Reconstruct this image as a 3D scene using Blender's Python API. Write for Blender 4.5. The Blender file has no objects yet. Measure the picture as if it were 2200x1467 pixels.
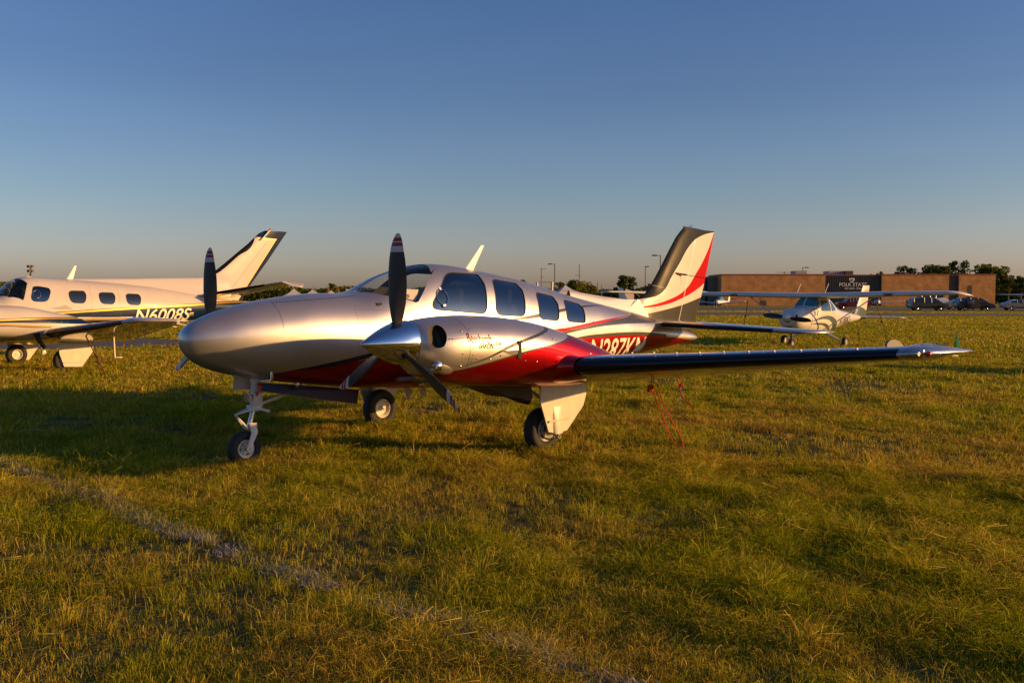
import bpy, bmesh, math, random
import numpy as np
from mathutils import Vector, Matrix
from mathutils.geometry import delaunay_2d_cdt

R = math.radians
scene = bpy.context.scene
COL = scene.collection

# ------------------------------------------------------------------ camera
CAMP = np.array([4.07104255, 8.59591818, 1.6746723])
YAW, PITCH = R(-135.23219), R(-2.58376)
FPX = 2058.97                                   # focal length in photo pixels (photo 2200 wide)
cam = bpy.data.cameras.new("camera")
cam.sensor_width = 36.0
cam.lens = FPX / 2200 * 36.0
cam.clip_start = 0.1
cam.clip_end = 6000
camo = bpy.data.objects.new("camera", cam)
COL.objects.link(camo)
camo.location = CAMP
camo.rotation_euler = (R(90) + PITCH, 0, YAW - R(90))
scene.camera = camo

# ------------------------------------------------------------------ sun and sky
SUN_AZ = np.array([-math.sin(math.radians(36)), math.cos(math.radians(36))])               # towards the sun, horizontally
SUN_EL = R(9.5)
SUN_STRENGTH = 5.0
SKY_STRENGTH = 0.135
world = bpy.data.worlds.new("World")
scene.world = world
world.use_nodes = True
wt = world.node_tree
bg = wt.nodes['Background']
sky = wt.nodes.new('ShaderNodeTexSky')
sky.sky_type = 'NISHITA'
sky.sun_disc = False
sky.sun_elevation = SUN_EL
sky.sun_rotation = math.atan2(SUN_AZ[0], SUN_AZ[1])
sky.altitude = 0
sky.air_density = 1.0
sky.dust_density = 1.2
sky.ozone_density = 2.0
# warmer towards the horizon, bluer overhead
wtc = wt.nodes.new('ShaderNodeTexCoord'); wsp = wt.nodes.new('ShaderNodeSeparateXYZ'); wt.links.new(wtc.outputs['Generated'], wsp.inputs[0])
wr = wt.nodes.new('ShaderNodeValToRGB'); we = wr.color_ramp.elements
we[0].position = 0.0; we[0].color = (.84, .71, .92, 1); we[1].position = .34; we[1].color = (.36, .455, .69, 1)
for a_, c_ in ((.035, (.79, .70, .92)), (.10, (.59, .61, .77)), (.20, (.44, .495, .69))):
    q_ = we.new(a_); q_.color = (*c_, 1)
wt.links.new(wsp.outputs[2], wr.inputs[0])
wm = wt.nodes.new('ShaderNodeMix'); wm.data_type = 'RGBA'; wm.blend_type = 'MULTIPLY'; wm.inputs[0].default_value = 1.0
wmp = wt.nodes.new('ShaderNodeMapping'); wmp.inputs['Scale'].default_value = (1.5, 1.5, 9); wmp.inputs['Rotation'].default_value = (.15, .1, .4); wt.links.new(wtc.outputs['Generated'], wmp.inputs[0])
wno = wt.nodes.new('ShaderNodeTexNoise'); wno.inputs['Scale'].default_value = 2.2; wno.inputs['Detail'].default_value = 6; wt.links.new(wmp.outputs[0], wno.inputs[0])
wmr = wt.nodes.new('ShaderNodeMapRange'); wmr.inputs[1].default_value = .3; wmr.inputs[2].default_value = .75; wmr.inputs[3].default_value = .975; wmr.inputs[4].default_value = 1.035; wt.links.new(wno.outputs[0], wmr.inputs[0])
wsc = wt.nodes.new('ShaderNodeVectorMath'); wsc.operation = 'SCALE'; wt.links.new(wr.outputs[0], wsc.inputs[0]); wt.links.new(wmr.outputs[0], wsc.inputs['Scale'])
wt.links.new(sky.outputs[0], wm.inputs[6]); wt.links.new(wsc.outputs[0], wm.inputs[7])
wt.links.new(wm.outputs[2], bg.inputs[0])
bg.inputs[1].default_value = SKY_STRENGTH

sl = bpy.data.lights.new("sun", 'SUN')
sl.energy = SUN_STRENGTH
sl.angle = R(0.6)
sl.color = (1.0, 0.51, 0.15)
slo = bpy.data.objects.new("sun", sl)
COL.objects.link(slo)
slo.location = (-10, 30, 20)
sd = Vector((SUN_AZ[0] * math.cos(SUN_EL), SUN_AZ[1] * math.cos(SUN_EL), math.sin(SUN_EL)))
slo.rotation_euler = sd.to_track_quat('Z', 'Y').to_euler()

scene.view_settings.view_transform = 'Standard'
scene.view_settings.look = 'None'
scene.view_settings.exposure = 0.55
scene.view_settings.gamma = 1.0

# ------------------------------------------------------------------ measuring helpers (photo -> place)
_fw = np.array([math.cos(YAW) * math.cos(PITCH), math.sin(YAW) * math.cos(PITCH), math.sin(PITCH)])
_rt = np.cross(_fw, [0, 0, 1]); _rt /= np.linalg.norm(_rt)
_up = np.cross(_rt, _fw)
FH = np.array([math.cos(YAW), math.sin(YAW), 0.0])   # horizontal view direction
def ray(px, py):
    return _fw * FPX + _rt * (px - 1100) - _up * (py - 733.5)
def un(px, py, ax, val):
    d = ray(px, py); i = 'xyz'.index(ax)
    return CAMP + d * ((val - CAMP[i]) / d[i])
def gnd(px, depth):
    """ground point at a given distance seen in the direction of column px"""
    p = CAMP + FH * depth + _rt * ((px - 1100) / FPX * depth)
    return np.array([p[0], p[1], 0.0])
def hz(py, depth):
    """height of something seen at row py at that distance (horizon row 641)"""
    return CAMP[2] + (641 - py) / FPX * depth

# ------------------------------------------------------------------ materials
MATS = {}
def _nt(name):
    m = bpy.data.materials.new(name); m.use_nodes = True
    nt = m.node_tree
    return m, nt, nt.nodes['Principled BSDF']
def mat(name, col, rough=0.5, metal=0.0, coat=0.0, coat_r=0.05, noise=0.0, nscale=8.0, bump=0.0, bscale=40.0, spec=0.5, emit=None):
    if name in MATS: return MATS[name]
    m, nt, p = _nt(name)
    p.inputs['Base Color'].default_value = (*col, 1)
    p.inputs['Roughness'].default_value = rough
    p.inputs['Metallic'].default_value = metal
    p.inputs['Coat Weight'].default_value = coat
    p.inputs['Coat Roughness'].default_value = coat_r
    p.inputs['Specular IOR Level'].default_value = spec
    tc = nt.nodes.new('ShaderNodeTexCoord')
    if noise > 0:
        n = nt.nodes.new('ShaderNodeTexNoise'); n.inputs['Scale'].default_value = nscale
        n.inputs['Detail'].default_value = 5
        nt.links.new(tc.outputs['Object'], n.inputs['Vector'])
        mr = nt.nodes.new('ShaderNodeMapRange')
        mr.inputs[1].default_value = 0.3; mr.inputs[2].default_value = 0.7
        mr.inputs[3].default_value = 1 - noise; mr.inputs[4].default_value = 1 + noise * 0.6
        nt.links.new(n.outputs[0], mr.inputs[0])
        mx = nt.nodes.new('ShaderNodeVectorMath'); mx.operation = 'SCALE'
        mx.inputs[0].default_value = col
        nt.links.new(mr.outputs[0], mx.inputs['Scale'])
        nt.links.new(mx.outputs[0], p.inputs['Base Color'])
        mr2 = nt.nodes.new('ShaderNodeMapRange')
        mr2.inputs[3].default_value = max(0.02, rough - 0.06); mr2.inputs[4].default_value = rough + 0.08
        nt.links.new(n.outputs[0], mr2.inputs[0]); nt.links.new(mr2.outputs[0], p.inputs['Roughness'])
    if bump > 0:
        n = nt.nodes.new('ShaderNodeTexNoise'); n.inputs['Scale'].default_value = bscale
        n.inputs['Detail'].default_value = 4
        nt.links.new(tc.outputs['Object'], n.inputs['Vector'])
        b = nt.nodes.new('ShaderNodeBump'); b.inputs['Strength'].default_value = bump
        b.inputs['Distance'].default_value = 0.02
        nt.links.new(n.outputs[0], b.inputs['Height']); nt.links.new(b.outputs[0], p.inputs['Normal'])
    if emit: 
        p.inputs['Emission Color'].default_value = (*emit, 1); p.inputs['Emission Strength'].default_value = 1
    MATS[name] = m
    return m

def glass(name, tint, gloss_tint=(1, 1, 1), rough=0.02, boost=1.0):
    m = bpy.data.materials.new(name); m.use_nodes = True
    nt = m.node_tree; nt.nodes.clear()
    out = nt.nodes.new('ShaderNodeOutputMaterial')
    tr = nt.nodes.new('ShaderNodeBsdfTransparent'); tr.inputs[0].default_value = (*tint, 1)
    gl = nt.nodes.new('ShaderNodeBsdfGlossy'); gl.inputs[0].default_value = (*gloss_tint, 1); gl.inputs[1].default_value = rough
    lw = nt.nodes.new('ShaderNodeLayerWeight')
    pw = nt.nodes.new('ShaderNodeMath'); pw.operation = 'POWER'; pw.inputs[1].default_value = 5; nt.links.new(lw.outputs['Facing'], pw.inputs[0])
    fr = nt.nodes.new('ShaderNodeMath'); fr.operation = 'MULTIPLY_ADD'; fr.inputs[1].default_value = .95; fr.inputs[2].default_value = .05; nt.links.new(pw.outputs[0], fr.inputs[0])
    mu = nt.nodes.new('ShaderNodeMath'); mu.operation = 'MULTIPLY'; mu.inputs[1].default_value = boost; mu.use_clamp = True
    mx = nt.nodes.new('ShaderNodeMixShader')
    nt.links.new(fr.outputs[0], mu.inputs[0]); nt.links.new(mu.outputs[0], mx.inputs[0])
    nt.links.new(tr.outputs[0], mx.inputs[1]); nt.links.new(gl.outputs[0], mx.inputs[2])
    nt.links.new(mx.outputs[0], out.inputs[0])
    return m

class Paint:
    """Aircraft paint: coloured bands given as curves z=f(x) in the aircraft's own frame."""
    def __init__(s, name, base, org=(0, 0, 0), rough=0.3, metal=0.5, coat=0.6, inside=(0.25, 0.23, 0.2), flake=0.0):
        s.m, s.nt, s.p = _nt(name)
        s.org = org; n = s.nt.nodes
        tc = n.new('ShaderNodeTexCoord')
        add = n.new('ShaderNodeVectorMath'); add.operation = 'ADD'; add.inputs[1].default_value = org
        s.nt.links.new(tc.outputs['Object'], add.inputs[0])
        sp = n.new('ShaderNodeSeparateXYZ'); s.nt.links.new(add.outputs[0], sp.inputs[0])
        s.x, s.y, s.z = sp.outputs
        s.vec = add.outputs[0]
        s.metal = metal; s.rough = rough
        s.p.inputs['Coat Weight'].default_value = coat
        s.p.inputs['Coat Roughness'].default_value = 0.04
        rgb = n.new('ShaderNodeRGB'); rgb.outputs[0].default_value = (*base, 1)
        s.c = rgb.outputs[0]
        v = n.new('ShaderNodeValue'); v.outputs[0].default_value = metal; s.mm = v.outputs[0]
        s.inside = inside
    def math(s, op, a, b=None, clamp=False):
        n = s.nt.nodes.new('ShaderNodeMath'); n.operation = op; n.use_clamp = clamp
        for i, q in enumerate((a, b)):
            if q is None: continue
            if isinstance(q, (int, float)): n.inputs[i].default_value = q
            else: s.nt.links.new(q, n.inputs[i])
        return n.outputs[0]
    def curve(s, pts, inp=None, lin=False):
        pts = sorted(pts)
        xs = [p[0] for p in pts]; zs = [p[1] for p in pts]
        x0, x1 = min(xs), max(xs); z0, z1 = min(zs) - .02, max(zs) + .02
        mr = s.nt.nodes.new('ShaderNodeMapRange')
        mr.inputs[1].default_value = x0; mr.inputs[2].default_value = x1
        s.nt.links.new(inp or s.x, mr.inputs[0])
        fc = s.nt.nodes.new('ShaderNodeFloatCurve')
        cu = fc.mapping.curves[0]
        nrm = [((a - x0) / (x1 - x0), (b - z0) / (z1 - z0)) for a, b in pts]
        cu.points[0].location = nrm[0]; cu.points[1].location = nrm[-1]
        for q in nrm[1:-1]: cu.points.new(*q)
        for q in cu.points: q.handle_type = 'VECTOR' if lin else 'AUTO'
        fc.mapping.update()
        s.nt.links.new(mr.outputs[0], fc.inputs['Value'])
        return s.math('ADD', s.math('MULTIPLY', fc.outputs[0], z1 - z0), z0)
    def above(s, pts, lin=False):
        return s.math('GREATER_THAN', s.z, s.curve(pts, lin=lin))
    def below(s, pts, lin=False):
        return s.math('LESS_THAN', s.z, s.curve(pts, lin=lin))
    def xr(s, a, b):
        return s.math('MULTIPLY', s.math('GREATER_THAN', s.x, min(a, b)), s.math('LESS_THAN', s.x, max(a, b)))
    def zr(s, a, b):
        return s.math('MULTIPLY', s.math('GREATER_THAN', s.z, min(a, b)), s.math('LESS_THAN', s.z, max(a, b)))
    def band(s, top, bot, x0=None, x1=None, lin=False):
        m = s.math('MULTIPLY', s.below(top, lin), s.above(bot, lin))
        if x0 is not None: m = s.math('MULTIPLY', m, s.xr(x0, x1))
        return m
    def seg(s, a, b, w=0.004, dots=0):
        """thin line between two (x,z) points; dots>0 makes it a dotted row with that pitch"""
        dx, dz = b[0] - a[0], b[1] - a[1]; L = math.hypot(dx, dz); dx /= L; dz /= L
        px = s.math('SUBTRACT', s.x, a[0]); pz = s.math('SUBTRACT', s.z, a[1])
        t = s.math('ADD', s.math('MULTIPLY', px, dx), s.math('MULTIPLY', pz, dz))
        d = s.math('ABSOLUTE', s.math('SUBTRACT', s.math('MULTIPLY', px, dz), s.math('MULTIPLY', pz, dx)))
        m = s.math('MULTIPLY', s.math('LESS_THAN', d, w / 2), s.math('MULTIPLY', s.math('GREATER_THAN', t, 0), s.math('LESS_THAN', t, L)))
        if dots:
            m = s.math('MULTIPLY', m, s.math('LESS_THAN', s.math('FRACT', s.math('DIVIDE', t, dots)), 0.3))
        return m
    def layer(s, mask, col, metal=None, k=1.0):
        mx = s.nt.nodes.new('ShaderNodeMix'); mx.data_type = 'RGBA'
        if k != 1.0: mask = s.math('MULTIPLY', mask, k)
        s.nt.links.new(mask, mx.inputs[0]); s.nt.links.new(s.c, mx.inputs[6]); mx.inputs[7].default_value = (*col, 1)
        s.c = mx.outputs[2]
        if metal is not None:
            a = s.math('MULTIPLY', s.mm, s.math('SUBTRACT', 1.0, mask)); s.mm = s.math('ADD', a, s.math('MULTIPLY', mask, metal))
    def done(s, dirt=0.08, spec=0.5):
        nt = s.nt
        s.p.inputs['Specular IOR Level'].default_value = spec
        geo = nt.nodes.new('ShaderNodeNewGeometry')
        nz = nt.nodes.new('ShaderNodeTexNoise'); nz.inputs['Scale'].default_value = 3.0; nz.inputs['Detail'].default_value = 6
        nt.links.new(s.vec, nz.inputs['Vector'])
        mr = nt.nodes.new('ShaderNodeMapRange'); mr.inputs[1].default_value = .3; mr.inputs[2].default_value = .75
        mr.inputs[3].default_value = 1 - dirt; mr.inputs[4].default_value = 1.0
        nt.links.new(nz.outputs[0], mr.inputs[0])
        sc = nt.nodes.new('ShaderNodeVectorMath'); sc.operation = 'SCALE'
        nt.links.new(s.c, sc.inputs[0]); nt.links.new(mr.outputs[0], sc.inputs['Scale'])
        mx = nt.nodes.new('ShaderNodeMix'); mx.data_type = 'RGBA'
        nt.links.new(geo.outputs['Backfacing'], mx.inputs[0]); nt.links.new(sc.outputs[0], mx.inputs[6]); mx.inputs[7].default_value = (*s.inside, 1)
        nt.links.new(mx.outputs[2], s.p.inputs['Base Color'])
        nt.links.new(s.math('MULTIPLY', s.mm, s.math('SUBTRACT', 1.0, geo.outputs['Backfacing'])), s.p.inputs['Metallic'])
        r = s.math('ADD', s.math('MULTIPLY', nz.outputs[0], 0.12), s.rough - 0.06)
        nt.links.new(r, s.p.inputs['Roughness'])
        # faint oil-canning of the skins
        n2 = nt.nodes.new('ShaderNodeTexNoise'); n2.inputs['Scale'].default_value = 2.2; n2.inputs['Detail'].default_value = 1
        nt.links.new(s.vec, n2.inputs['Vector'])
        b = nt.nodes.new('ShaderNodeBump'); b.inputs['Strength'].default_value = 0.25; b.inputs['Distance'].default_value = 0.02
        nt.links.new(n2.outputs[0], b.inputs['Height'])
        nt.links.new(b.outputs[0], s.p.inputs['Normal']); nt.links.new(b.outputs[0], s.p.inputs['Coat Normal'])
        return s.m

# ------------------------------------------------------------------ mesh helpers
def link_mesh(name, verts, faces, m, parent=None, smooth=True, ang=40, normals=None, mats=None, fm=None, recalc=False):
    me = bpy.data.meshes.new(name)
    me.from_pydata([tuple(map(float, v)) for v in verts], [], [tuple(map(int, f)) for f in faces])
    if mats:
        for q in mats: me.materials.append(q)
        if fm is not None: me.polygons.foreach_set('material_index', fm)
    elif m: me.materials.append(m)
    me.update()
    if recalc:
        bm = bmesh.new(); bm.from_mesh(me); bmesh.ops.recalc_face_normals(bm, faces=bm.faces[:]); bm.to_mesh(me); bm.free(); me.update()
    if smooth:
        me.polygons.foreach_set('use_smooth', [True] * len(me.polygons))
        if normals is not None:
            me.normals_split_custom_set_from_vertices([tuple(map(float, n)) for n in normals])
        else:
            me.set_sharp_from_angle(angle=R(ang))
    o = bpy.data.objects.new(name, me)
    COL.objects.link(o)
    if parent is not None: o.parent = parent
    return o

class MB:
    """collects shapes for ONE mesh"""
    def __init__(s): s.v = []; s.f = []; s.m = []
    def add(s, v, f, mi=0):
        b = len(s.v); s.v += [tuple(map(float, q)) for q in v]; s.f += [tuple(int(i) + b for i in q) for q in f]; s.m += [mi] * len(f); return s
    def box(s, c, d, mi=0, rot=None, bev=0.0):
        hx, hy, hz_ = d[0] / 2, d[1] / 2, d[2] / 2
        if bev > 0:
            bm = bmesh.new(); bmesh.ops.create_cube(bm, size=1)
            for q in bm.verts: q.co = Vector((q.co.x * d[0], q.co.y * d[1], q.co.z * d[2]))
            bmesh.ops.bevel(bm, geom=bm.edges[:], offset=bev, segments=2, affect='EDGES', profile=0.5)
            bm.verts.index_update()
            v = [q.co.copy() for q in bm.verts]; f = [[q.index for q in a.verts] for a in bm.faces]; bm.free()
        else:
            v = [Vector((x * hx, y * hy, z * hz_)) for x in (-1, 1) for y in (-1, 1) for z in (-1, 1)]
            f = [(0, 1, 3, 2), (4, 6, 7, 5), (0, 4, 5, 1), (2, 3, 7, 6), (0, 2, 6, 4), (1, 5, 7, 3)]
        if rot is not None: v = [rot @ q for q in v]
        return s.add([(q.x + c[0], q.y + c[1], q.z + c[2]) for q in v], f, mi)
    def tube(s, pts, r, n=10, mi=0, caps=True):
        pts = [Vector(p) for p in pts]; k = len(pts)
        rs = r if isinstance(r, (list, tuple)) else [r] * k
        v = []; prev = None
        for i, p in enumerate(pts):
            t = (pts[min(i + 1, k - 1)] - pts[max(i - 1, 0)]).normalized()
            if prev is None:
                a = Vector((0, 0, 1)) if abs(t.z) < .9 else Vector((1, 0, 0))
                u = t.cross(a).normalized()
            else:
                u = (prev - t * prev.dot(t)).normalized()
            prev = u; w = t.cross(u)
            v += [p + (u * math.cos(2 * math.pi * j / n) + w * math.sin(2 * math.pi * j / n)) * rs[i] for j in range(n)]
        f = [(i * n + j, i * n + (j + 1) % n, (i + 1) * n + (j + 1) % n, (i + 1) * n + j) for i in range(k - 1) for j in range(n)]
        if caps: f += [tuple(range(n))[::-1], tuple(range((k - 1) * n, k * n))]
        return s.add(v, f, mi)
    def lathe(s, prof, origin, axis, n=32, mi=0, caps=False):
        """prof: (along, radius) pairs round an axis vector from origin"""
        ax = Vector(axis).normalized(); a = Vector((0, 0, 1)) if abs(ax.z) < .9 else Vector((1, 0, 0))
        u = ax.cross(a).normalized(); w = ax.cross(u); o = Vector(origin); v = []
        for (d, r) in prof:
            v += [o + ax * d + (u * math.cos(2 * math.pi * j / n) + w * math.sin(2 * math.pi * j / n)) * max(r, 1e-4) for j in range(n)]
        k = len(prof)
        f = [(i * n + j, (i + 1) * n + j, (i + 1) * n + (j + 1) % n, i * n + (j + 1) % n) for i in range(k - 1) for j in range(n)]
        if caps: f += [tuple(range(n)), tuple(range((k - 1) * n, k * n))[::-1]]
        return s.add(v, f, mi)
    def plate(s, poly, thick, mi=0):
        """poly: 3D points of a flat outline; thick: offset vector"""
        n = len(poly); t = Vector(thick)
        v = [Vector(p) for p in poly] + [Vector(p) + t for p in poly]
        f = [tuple(range(n))[::-1], tuple(range(n, 2 * n))] + [(i, (i + 1) % n, n + (i + 1) % n, n + i) for i in range(n)]
        return s.add(v, f, mi)
    def loft(s, rings, closed=True, caps=True, mi=0):
        n = len(rings[0]); v = [q for r_ in rings for q in r_]; k = len(rings)
        f = [(i * n + j, i * n + (j + 1) % n, (i + 1) * n + (j + 1) % n, (i + 1) * n + j) for i in range(k - 1) for j in range(n if closed else n - 1)]
        if caps: f += [tuple(range(n))[::-1], tuple(range((k - 1) * n, k * n))]
        return s.add(v, f, mi)
    def ball(s, c, r, n=12, mi=0):
        rr = r if isinstance(r, (tuple, list)) else (r, r, r)
        v = [(c[0], c[1], c[2] + rr[2])]
        for i in range(1, n):
            a = math.pi * i / n
            for j in range(2 * n):
                b = math.pi * j / n
                v.append((c[0] + rr[0] * math.sin(a) * math.cos(b), c[1] + rr[1] * math.sin(a) * math.sin(b), c[2] + rr[2] * math.cos(a)))
        v.append((c[0], c[1], c[2] - rr[2])); m = 2 * n
        f = [(0, 1 + j, 1 + (j + 1) % m) for j in range(m)]
        for i in range(n - 2):
            f += [(1 + i * m + j, 1 + (i + 1) * m + j, 1 + (i + 1) * m + (j + 1) % m, 1 + i * m + (j + 1) % m) for j in range(m)]
        e = len(v) - 1; f += [(e, 1 + (n - 2) * m + (j + 1) % m, 1 + (n - 2) * m + j) for j in range(m)]
        return s.add(v, f, mi)
    def build(s, name, m, parent=None, org=(0, 0, 0), smooth=True, ang=40, mats=None):
        v = [(q[0] - org[0], q[1] - org[1], q[2] - org[2]) for q in s.v]
        return link_mesh(name, v, s.f, m, parent, smooth, ang, mats=mats, fm=s.m if mats else None, recalc=True)

def tag(o, label=None, cat=None, group=None, kind=None):
    if label: o['label'] = label
    if cat: o['category'] = cat
    if group: o['group'] = group
    if kind: o['kind'] = kind
    return o
def empty(name, loc, label, cat, group=None, rz=0):
    o = bpy.data.objects.new(name, None); COL.objects.link(o); o.location = tuple(map(float, loc)); o.rotation_euler = (0, 0, rz)
    o.empty_display_size = 0.3
    return tag(o, label, cat, group)
def structure(o): return tag(o, kind='structure')

def dup_tree(o, parent=None):
    c = o.copy(); COL.objects.link(c)
    if parent is not None: c.parent = parent
    for ch in [q for q in bpy.data.objects if q.parent == o]: dup_tree(ch, c)
    return c

def nspline(t, y):
    """natural cubic spline -> callable"""
    t = np.asarray(t, float); y = np.asarray(y, float); n = len(t); h = np.diff(t)
    A = np.zeros((n, n)); b = np.zeros(n); A[0, 0] = A[-1, -1] = 1
    for i in range(1, n - 1):
        A[i, i - 1] = h[i - 1]; A[i, i] = 2 * (h[i - 1] + h[i]); A[i, i + 1] = h[i]
        b[i] = 3 * ((y[i + 1] - y[i]) / h[i] - (y[i] - y[i - 1]) / h[i - 1])
    c = np.linalg.solve(A, b)
    def f(q):
        q = np.asarray(q, float); i = np.clip(np.searchsorted(t, q) - 1, 0, n - 2); d = q - t[i]
        bb = (y[i + 1] - y[i]) / h[i] - h[i] * (2 * c[i] + c[i + 1]) / 3
        return y[i] + bb * d + c[i] * d * d + (c[i + 1] - c[i]) / (3 * h[i]) * d ** 3
    return f

class Surf:
    """body lofted along x from stations (x, ztop, zbot, halfwidth, zwide, ntop, nbot)"""
    def __init__(s, st, yc=0.0):
        a = np.array(st, float); s.yc = yc
        d = np.sqrt(np.sum(np.diff(a[:, :4], axis=0) ** 2, axis=1)); t = np.concatenate([[0], np.cumsum(d)])
        s.t = t; s.fn = [nspline(t, a[:, i]) for i in range(7)]
        s.td = np.linspace(0, t[-1], 4000); s.xd = s.fn[0](s.td)
    def par(s, u): return [f(u) for f in s.fn]
    def pos(s, u, v):
        x, zt, zb, w, zc, nt, nb = s.par(u)
        sv, cv = np.sin(v), np.cos(v)
        up = sv >= 0
        n = np.where(up, nt, nb); h = np.where(up, zt - zc, zc - zb)
        w = np.maximum(w, .003); h = np.maximum(h, .003)
        y = w * np.sign(cv) * np.abs(cv) ** (2 / n)
        z = zc + h * np.sign(sv) * np.abs(sv) ** (2 / n)
        return np.stack([x + 0 * y, s.yc + y, z], -1)
    def nor(s, u, v):
        e = 1e-3
        a = s.pos(np.clip(u + e, 0, s.t[-1]), v) - s.pos(np.clip(u - e, 0, s.t[-1]), v)
        b = s.pos(u, v + 4e-3) - s.pos(u, v - 4e-3)
        n = np.cross(b, a); n /= np.linalg.norm(n, axis=-1, keepdims=True) + 1e-12
        c = s.pos(u, v).copy(); c[..., 1] -= s.yc; c[..., 2] -= s.par(u)[4]; c[..., 0] = 0
        sg = np.sign(np.sum(n * c, -1, keepdims=True)); sg[sg == 0] = 1
        return n * sg
    def u_at(s, x): return np.interp(-np.asarray(x, float), -s.xd, s.td)
    def uv(s, x, z, side=1):
        u = s.u_at(x); _, zt, zb, w, zc, nt, nb = s.par(u)
        up = z >= zc; h = np.where(up, zt - zc, zc - zb); n = np.where(up, nt, nb)
        q = np.clip(np.abs((z - zc) / h), 0, 1) ** (n / 2)
        v = np.arcsin(q) * np.where(up, 1, -1)
        return u, (v if side > 0 else math.pi - v)
    def at(s, x, z, side=1, off=0.0):
        u, v = s.uv(np.asarray(x, float), np.asarray(z, float), side); p = s.pos(u, v)
        return p + s.nor(u, v) * off if off else p
    def hit(s, px, py, side=1):
        y = s.yc + side * s.par(s.t[-1] * .4)[3] * .8
        for _ in range(25):
            p = un(px, py, 'y', float(y)); q = s.at(p[0], p[2], side); y = .5 * y + .5 * q[1]
        return float(p[0]), float(p[2])
    def hits(s, pts, side=1): return [s.hit(a, b, side) for a, b in pts]

def inpoly(x, y, P):
    P = np.asarray(P); r = np.zeros(len(x), bool); j = len(P) - 1
    for i in range(len(P)):
        c = ((P[i, 1] > y) != (P[j, 1] > y)) & (x < (P[j, 0] - P[i, 0]) * (y - P[i, 1]) / (P[j, 1] - P[i, 1] + 1e-12) + P[i, 0])
        r ^= c; j = i
    return r

def rounded(pts, rad=0.2, seg=6):
    """round the corners of a 2D polygon; rad as a share of the shorter edge"""
    out = []; n = len(pts)
    for i in range(n):
        p = np.array(pts[i], float); a = np.array(pts[i - 1], float); b = np.array(pts[(i + 1) % n], float)
        la, lb = np.linalg.norm(a - p), np.linalg.norm(b - p); d = rad * min(la, lb)
        A = p + (a - p) / la * d; B = p + (b - p) / lb * d
        for k in range(seg + 1):
            t = k / seg; out.append(tuple((1 - t) ** 2 * A + 2 * t * (1 - t) * p + t * t * B))
    return out
def densify(P, d):
    out = []; n = len(P)
    for i in range(n):
        a = np.array(P[i]); b = np.array(P[(i + 1) % n]); k = max(1, int(np.linalg.norm(b - a) / d))
        out += [tuple(a + (b - a) * j / k) for j in range(k)]
    return out

def skin(surf, outlines, nu=150, nv=72, vr=None, ur=None):
    """triangulate the body with closed (u,v) outlines cut in; returns (verts, normals, faces per region)"""
    vr = vr or (-math.pi / 2, 1.5 * math.pi); ur = ur or (0, surf.t[-1]); K = 0.45
    us = np.linspace(*ur, nu); vs = np.linspace(*vr, nv)
    pts = [(float(u), float(v) * K) for u in us for v in vs]
    edges = []
    for i in range(nu - 1): edges += [(i * nv, (i + 1) * nv), (i * nv + nv - 1, (i + 1) * nv + nv - 1)]
    for j in range(nv - 1): edges += [(j, j + 1), ((nu - 1) * nv + j, (nu - 1) * nv + j + 1)]
    for O in outlines:
        b = len(pts); pts += [(float(u), float(v) * K) for u, v in O]; k = len(O)
        edges += [(b + i, b + (i + 1) % k) for i in range(k)]
    r = delaunay_2d_cdt([Vector(p) for p in pts], edges, [], 0, 1e-6)
    P = np.array([(p.x, p.y / K) for p in r[0]]); F = [tuple(f) for f in r[2]]
    A = np.array(F); c = P[A].mean(axis=1)
    reg = np.zeros(len(F), int)
    for k, O in enumerate(outlines): reg[inpoly(c[:, 0], c[:, 1], O)] = k + 1
    V = surf.pos(P[:, 0], P[:, 1]); N = surf.nor(P[:, 0], P[:, 1])
    # consistent outward winding
    e1 = V[A[:, 1]] - V[A[:, 0]]; e2 = V[A[:, 2]] - V[A[:, 0]]; fl = np.sum(np.cross(e1, e2) * N[A].mean(axis=1), -1) < 0
    A[fl] = A[fl][:, ::-1]
    return V, N, A, reg
def sub_mesh(V, N, A, off=0.0):
    ids = np.unique(A); mp = -np.ones(len(V), int); mp[ids] = np.arange(len(ids))
    return V[ids] + N[ids] * off, N[ids], mp[A]

def decal(surf, outline, side, off, name, m, parent, org, d=0.03):
    """flat graphic or frame following a body: outline is (x,z)"""
    O = densify(outline, d); xs = [p[0] for p in O]; zs = [p[1] for p in O]
    pts = [Vector(p) for p in O]; k = len(O); edges = [(i, (i + 1) % k) for i in range(k)]
    for x in np.arange(min(xs), max(xs), d):
        for z in np.arange(min(zs), max(zs), d):
            if inpoly(np.array([x]), np.array([z]), O)[0]: pts.append(Vector((float(x), float(z))))
    r = delaunay_2d_cdt(pts, edges, [], 1, 1e-6)
    P = np.array([(p.x, p.y) for p in r[0]]); V = surf.at(P[:, 0], P[:, 1], side, off)
    u, v = surf.uv(P[:, 0], P[:, 1], side); N = surf.nor(u, v)
    A = np.array([tuple(f) for f in r[2]])
    e1 = V[A[:, 1]] - V[A[:, 0]]; e2 = V[A[:, 2]] - V[A[:, 0]]; fl = np.sum(np.cross(e1, e2) * N[A].mean(axis=1), -1) < 0
    A[fl] = A[fl][:, ::-1]
    return link_mesh(name, V - np.array(org), A, m, parent, True, normals=N)

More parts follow.
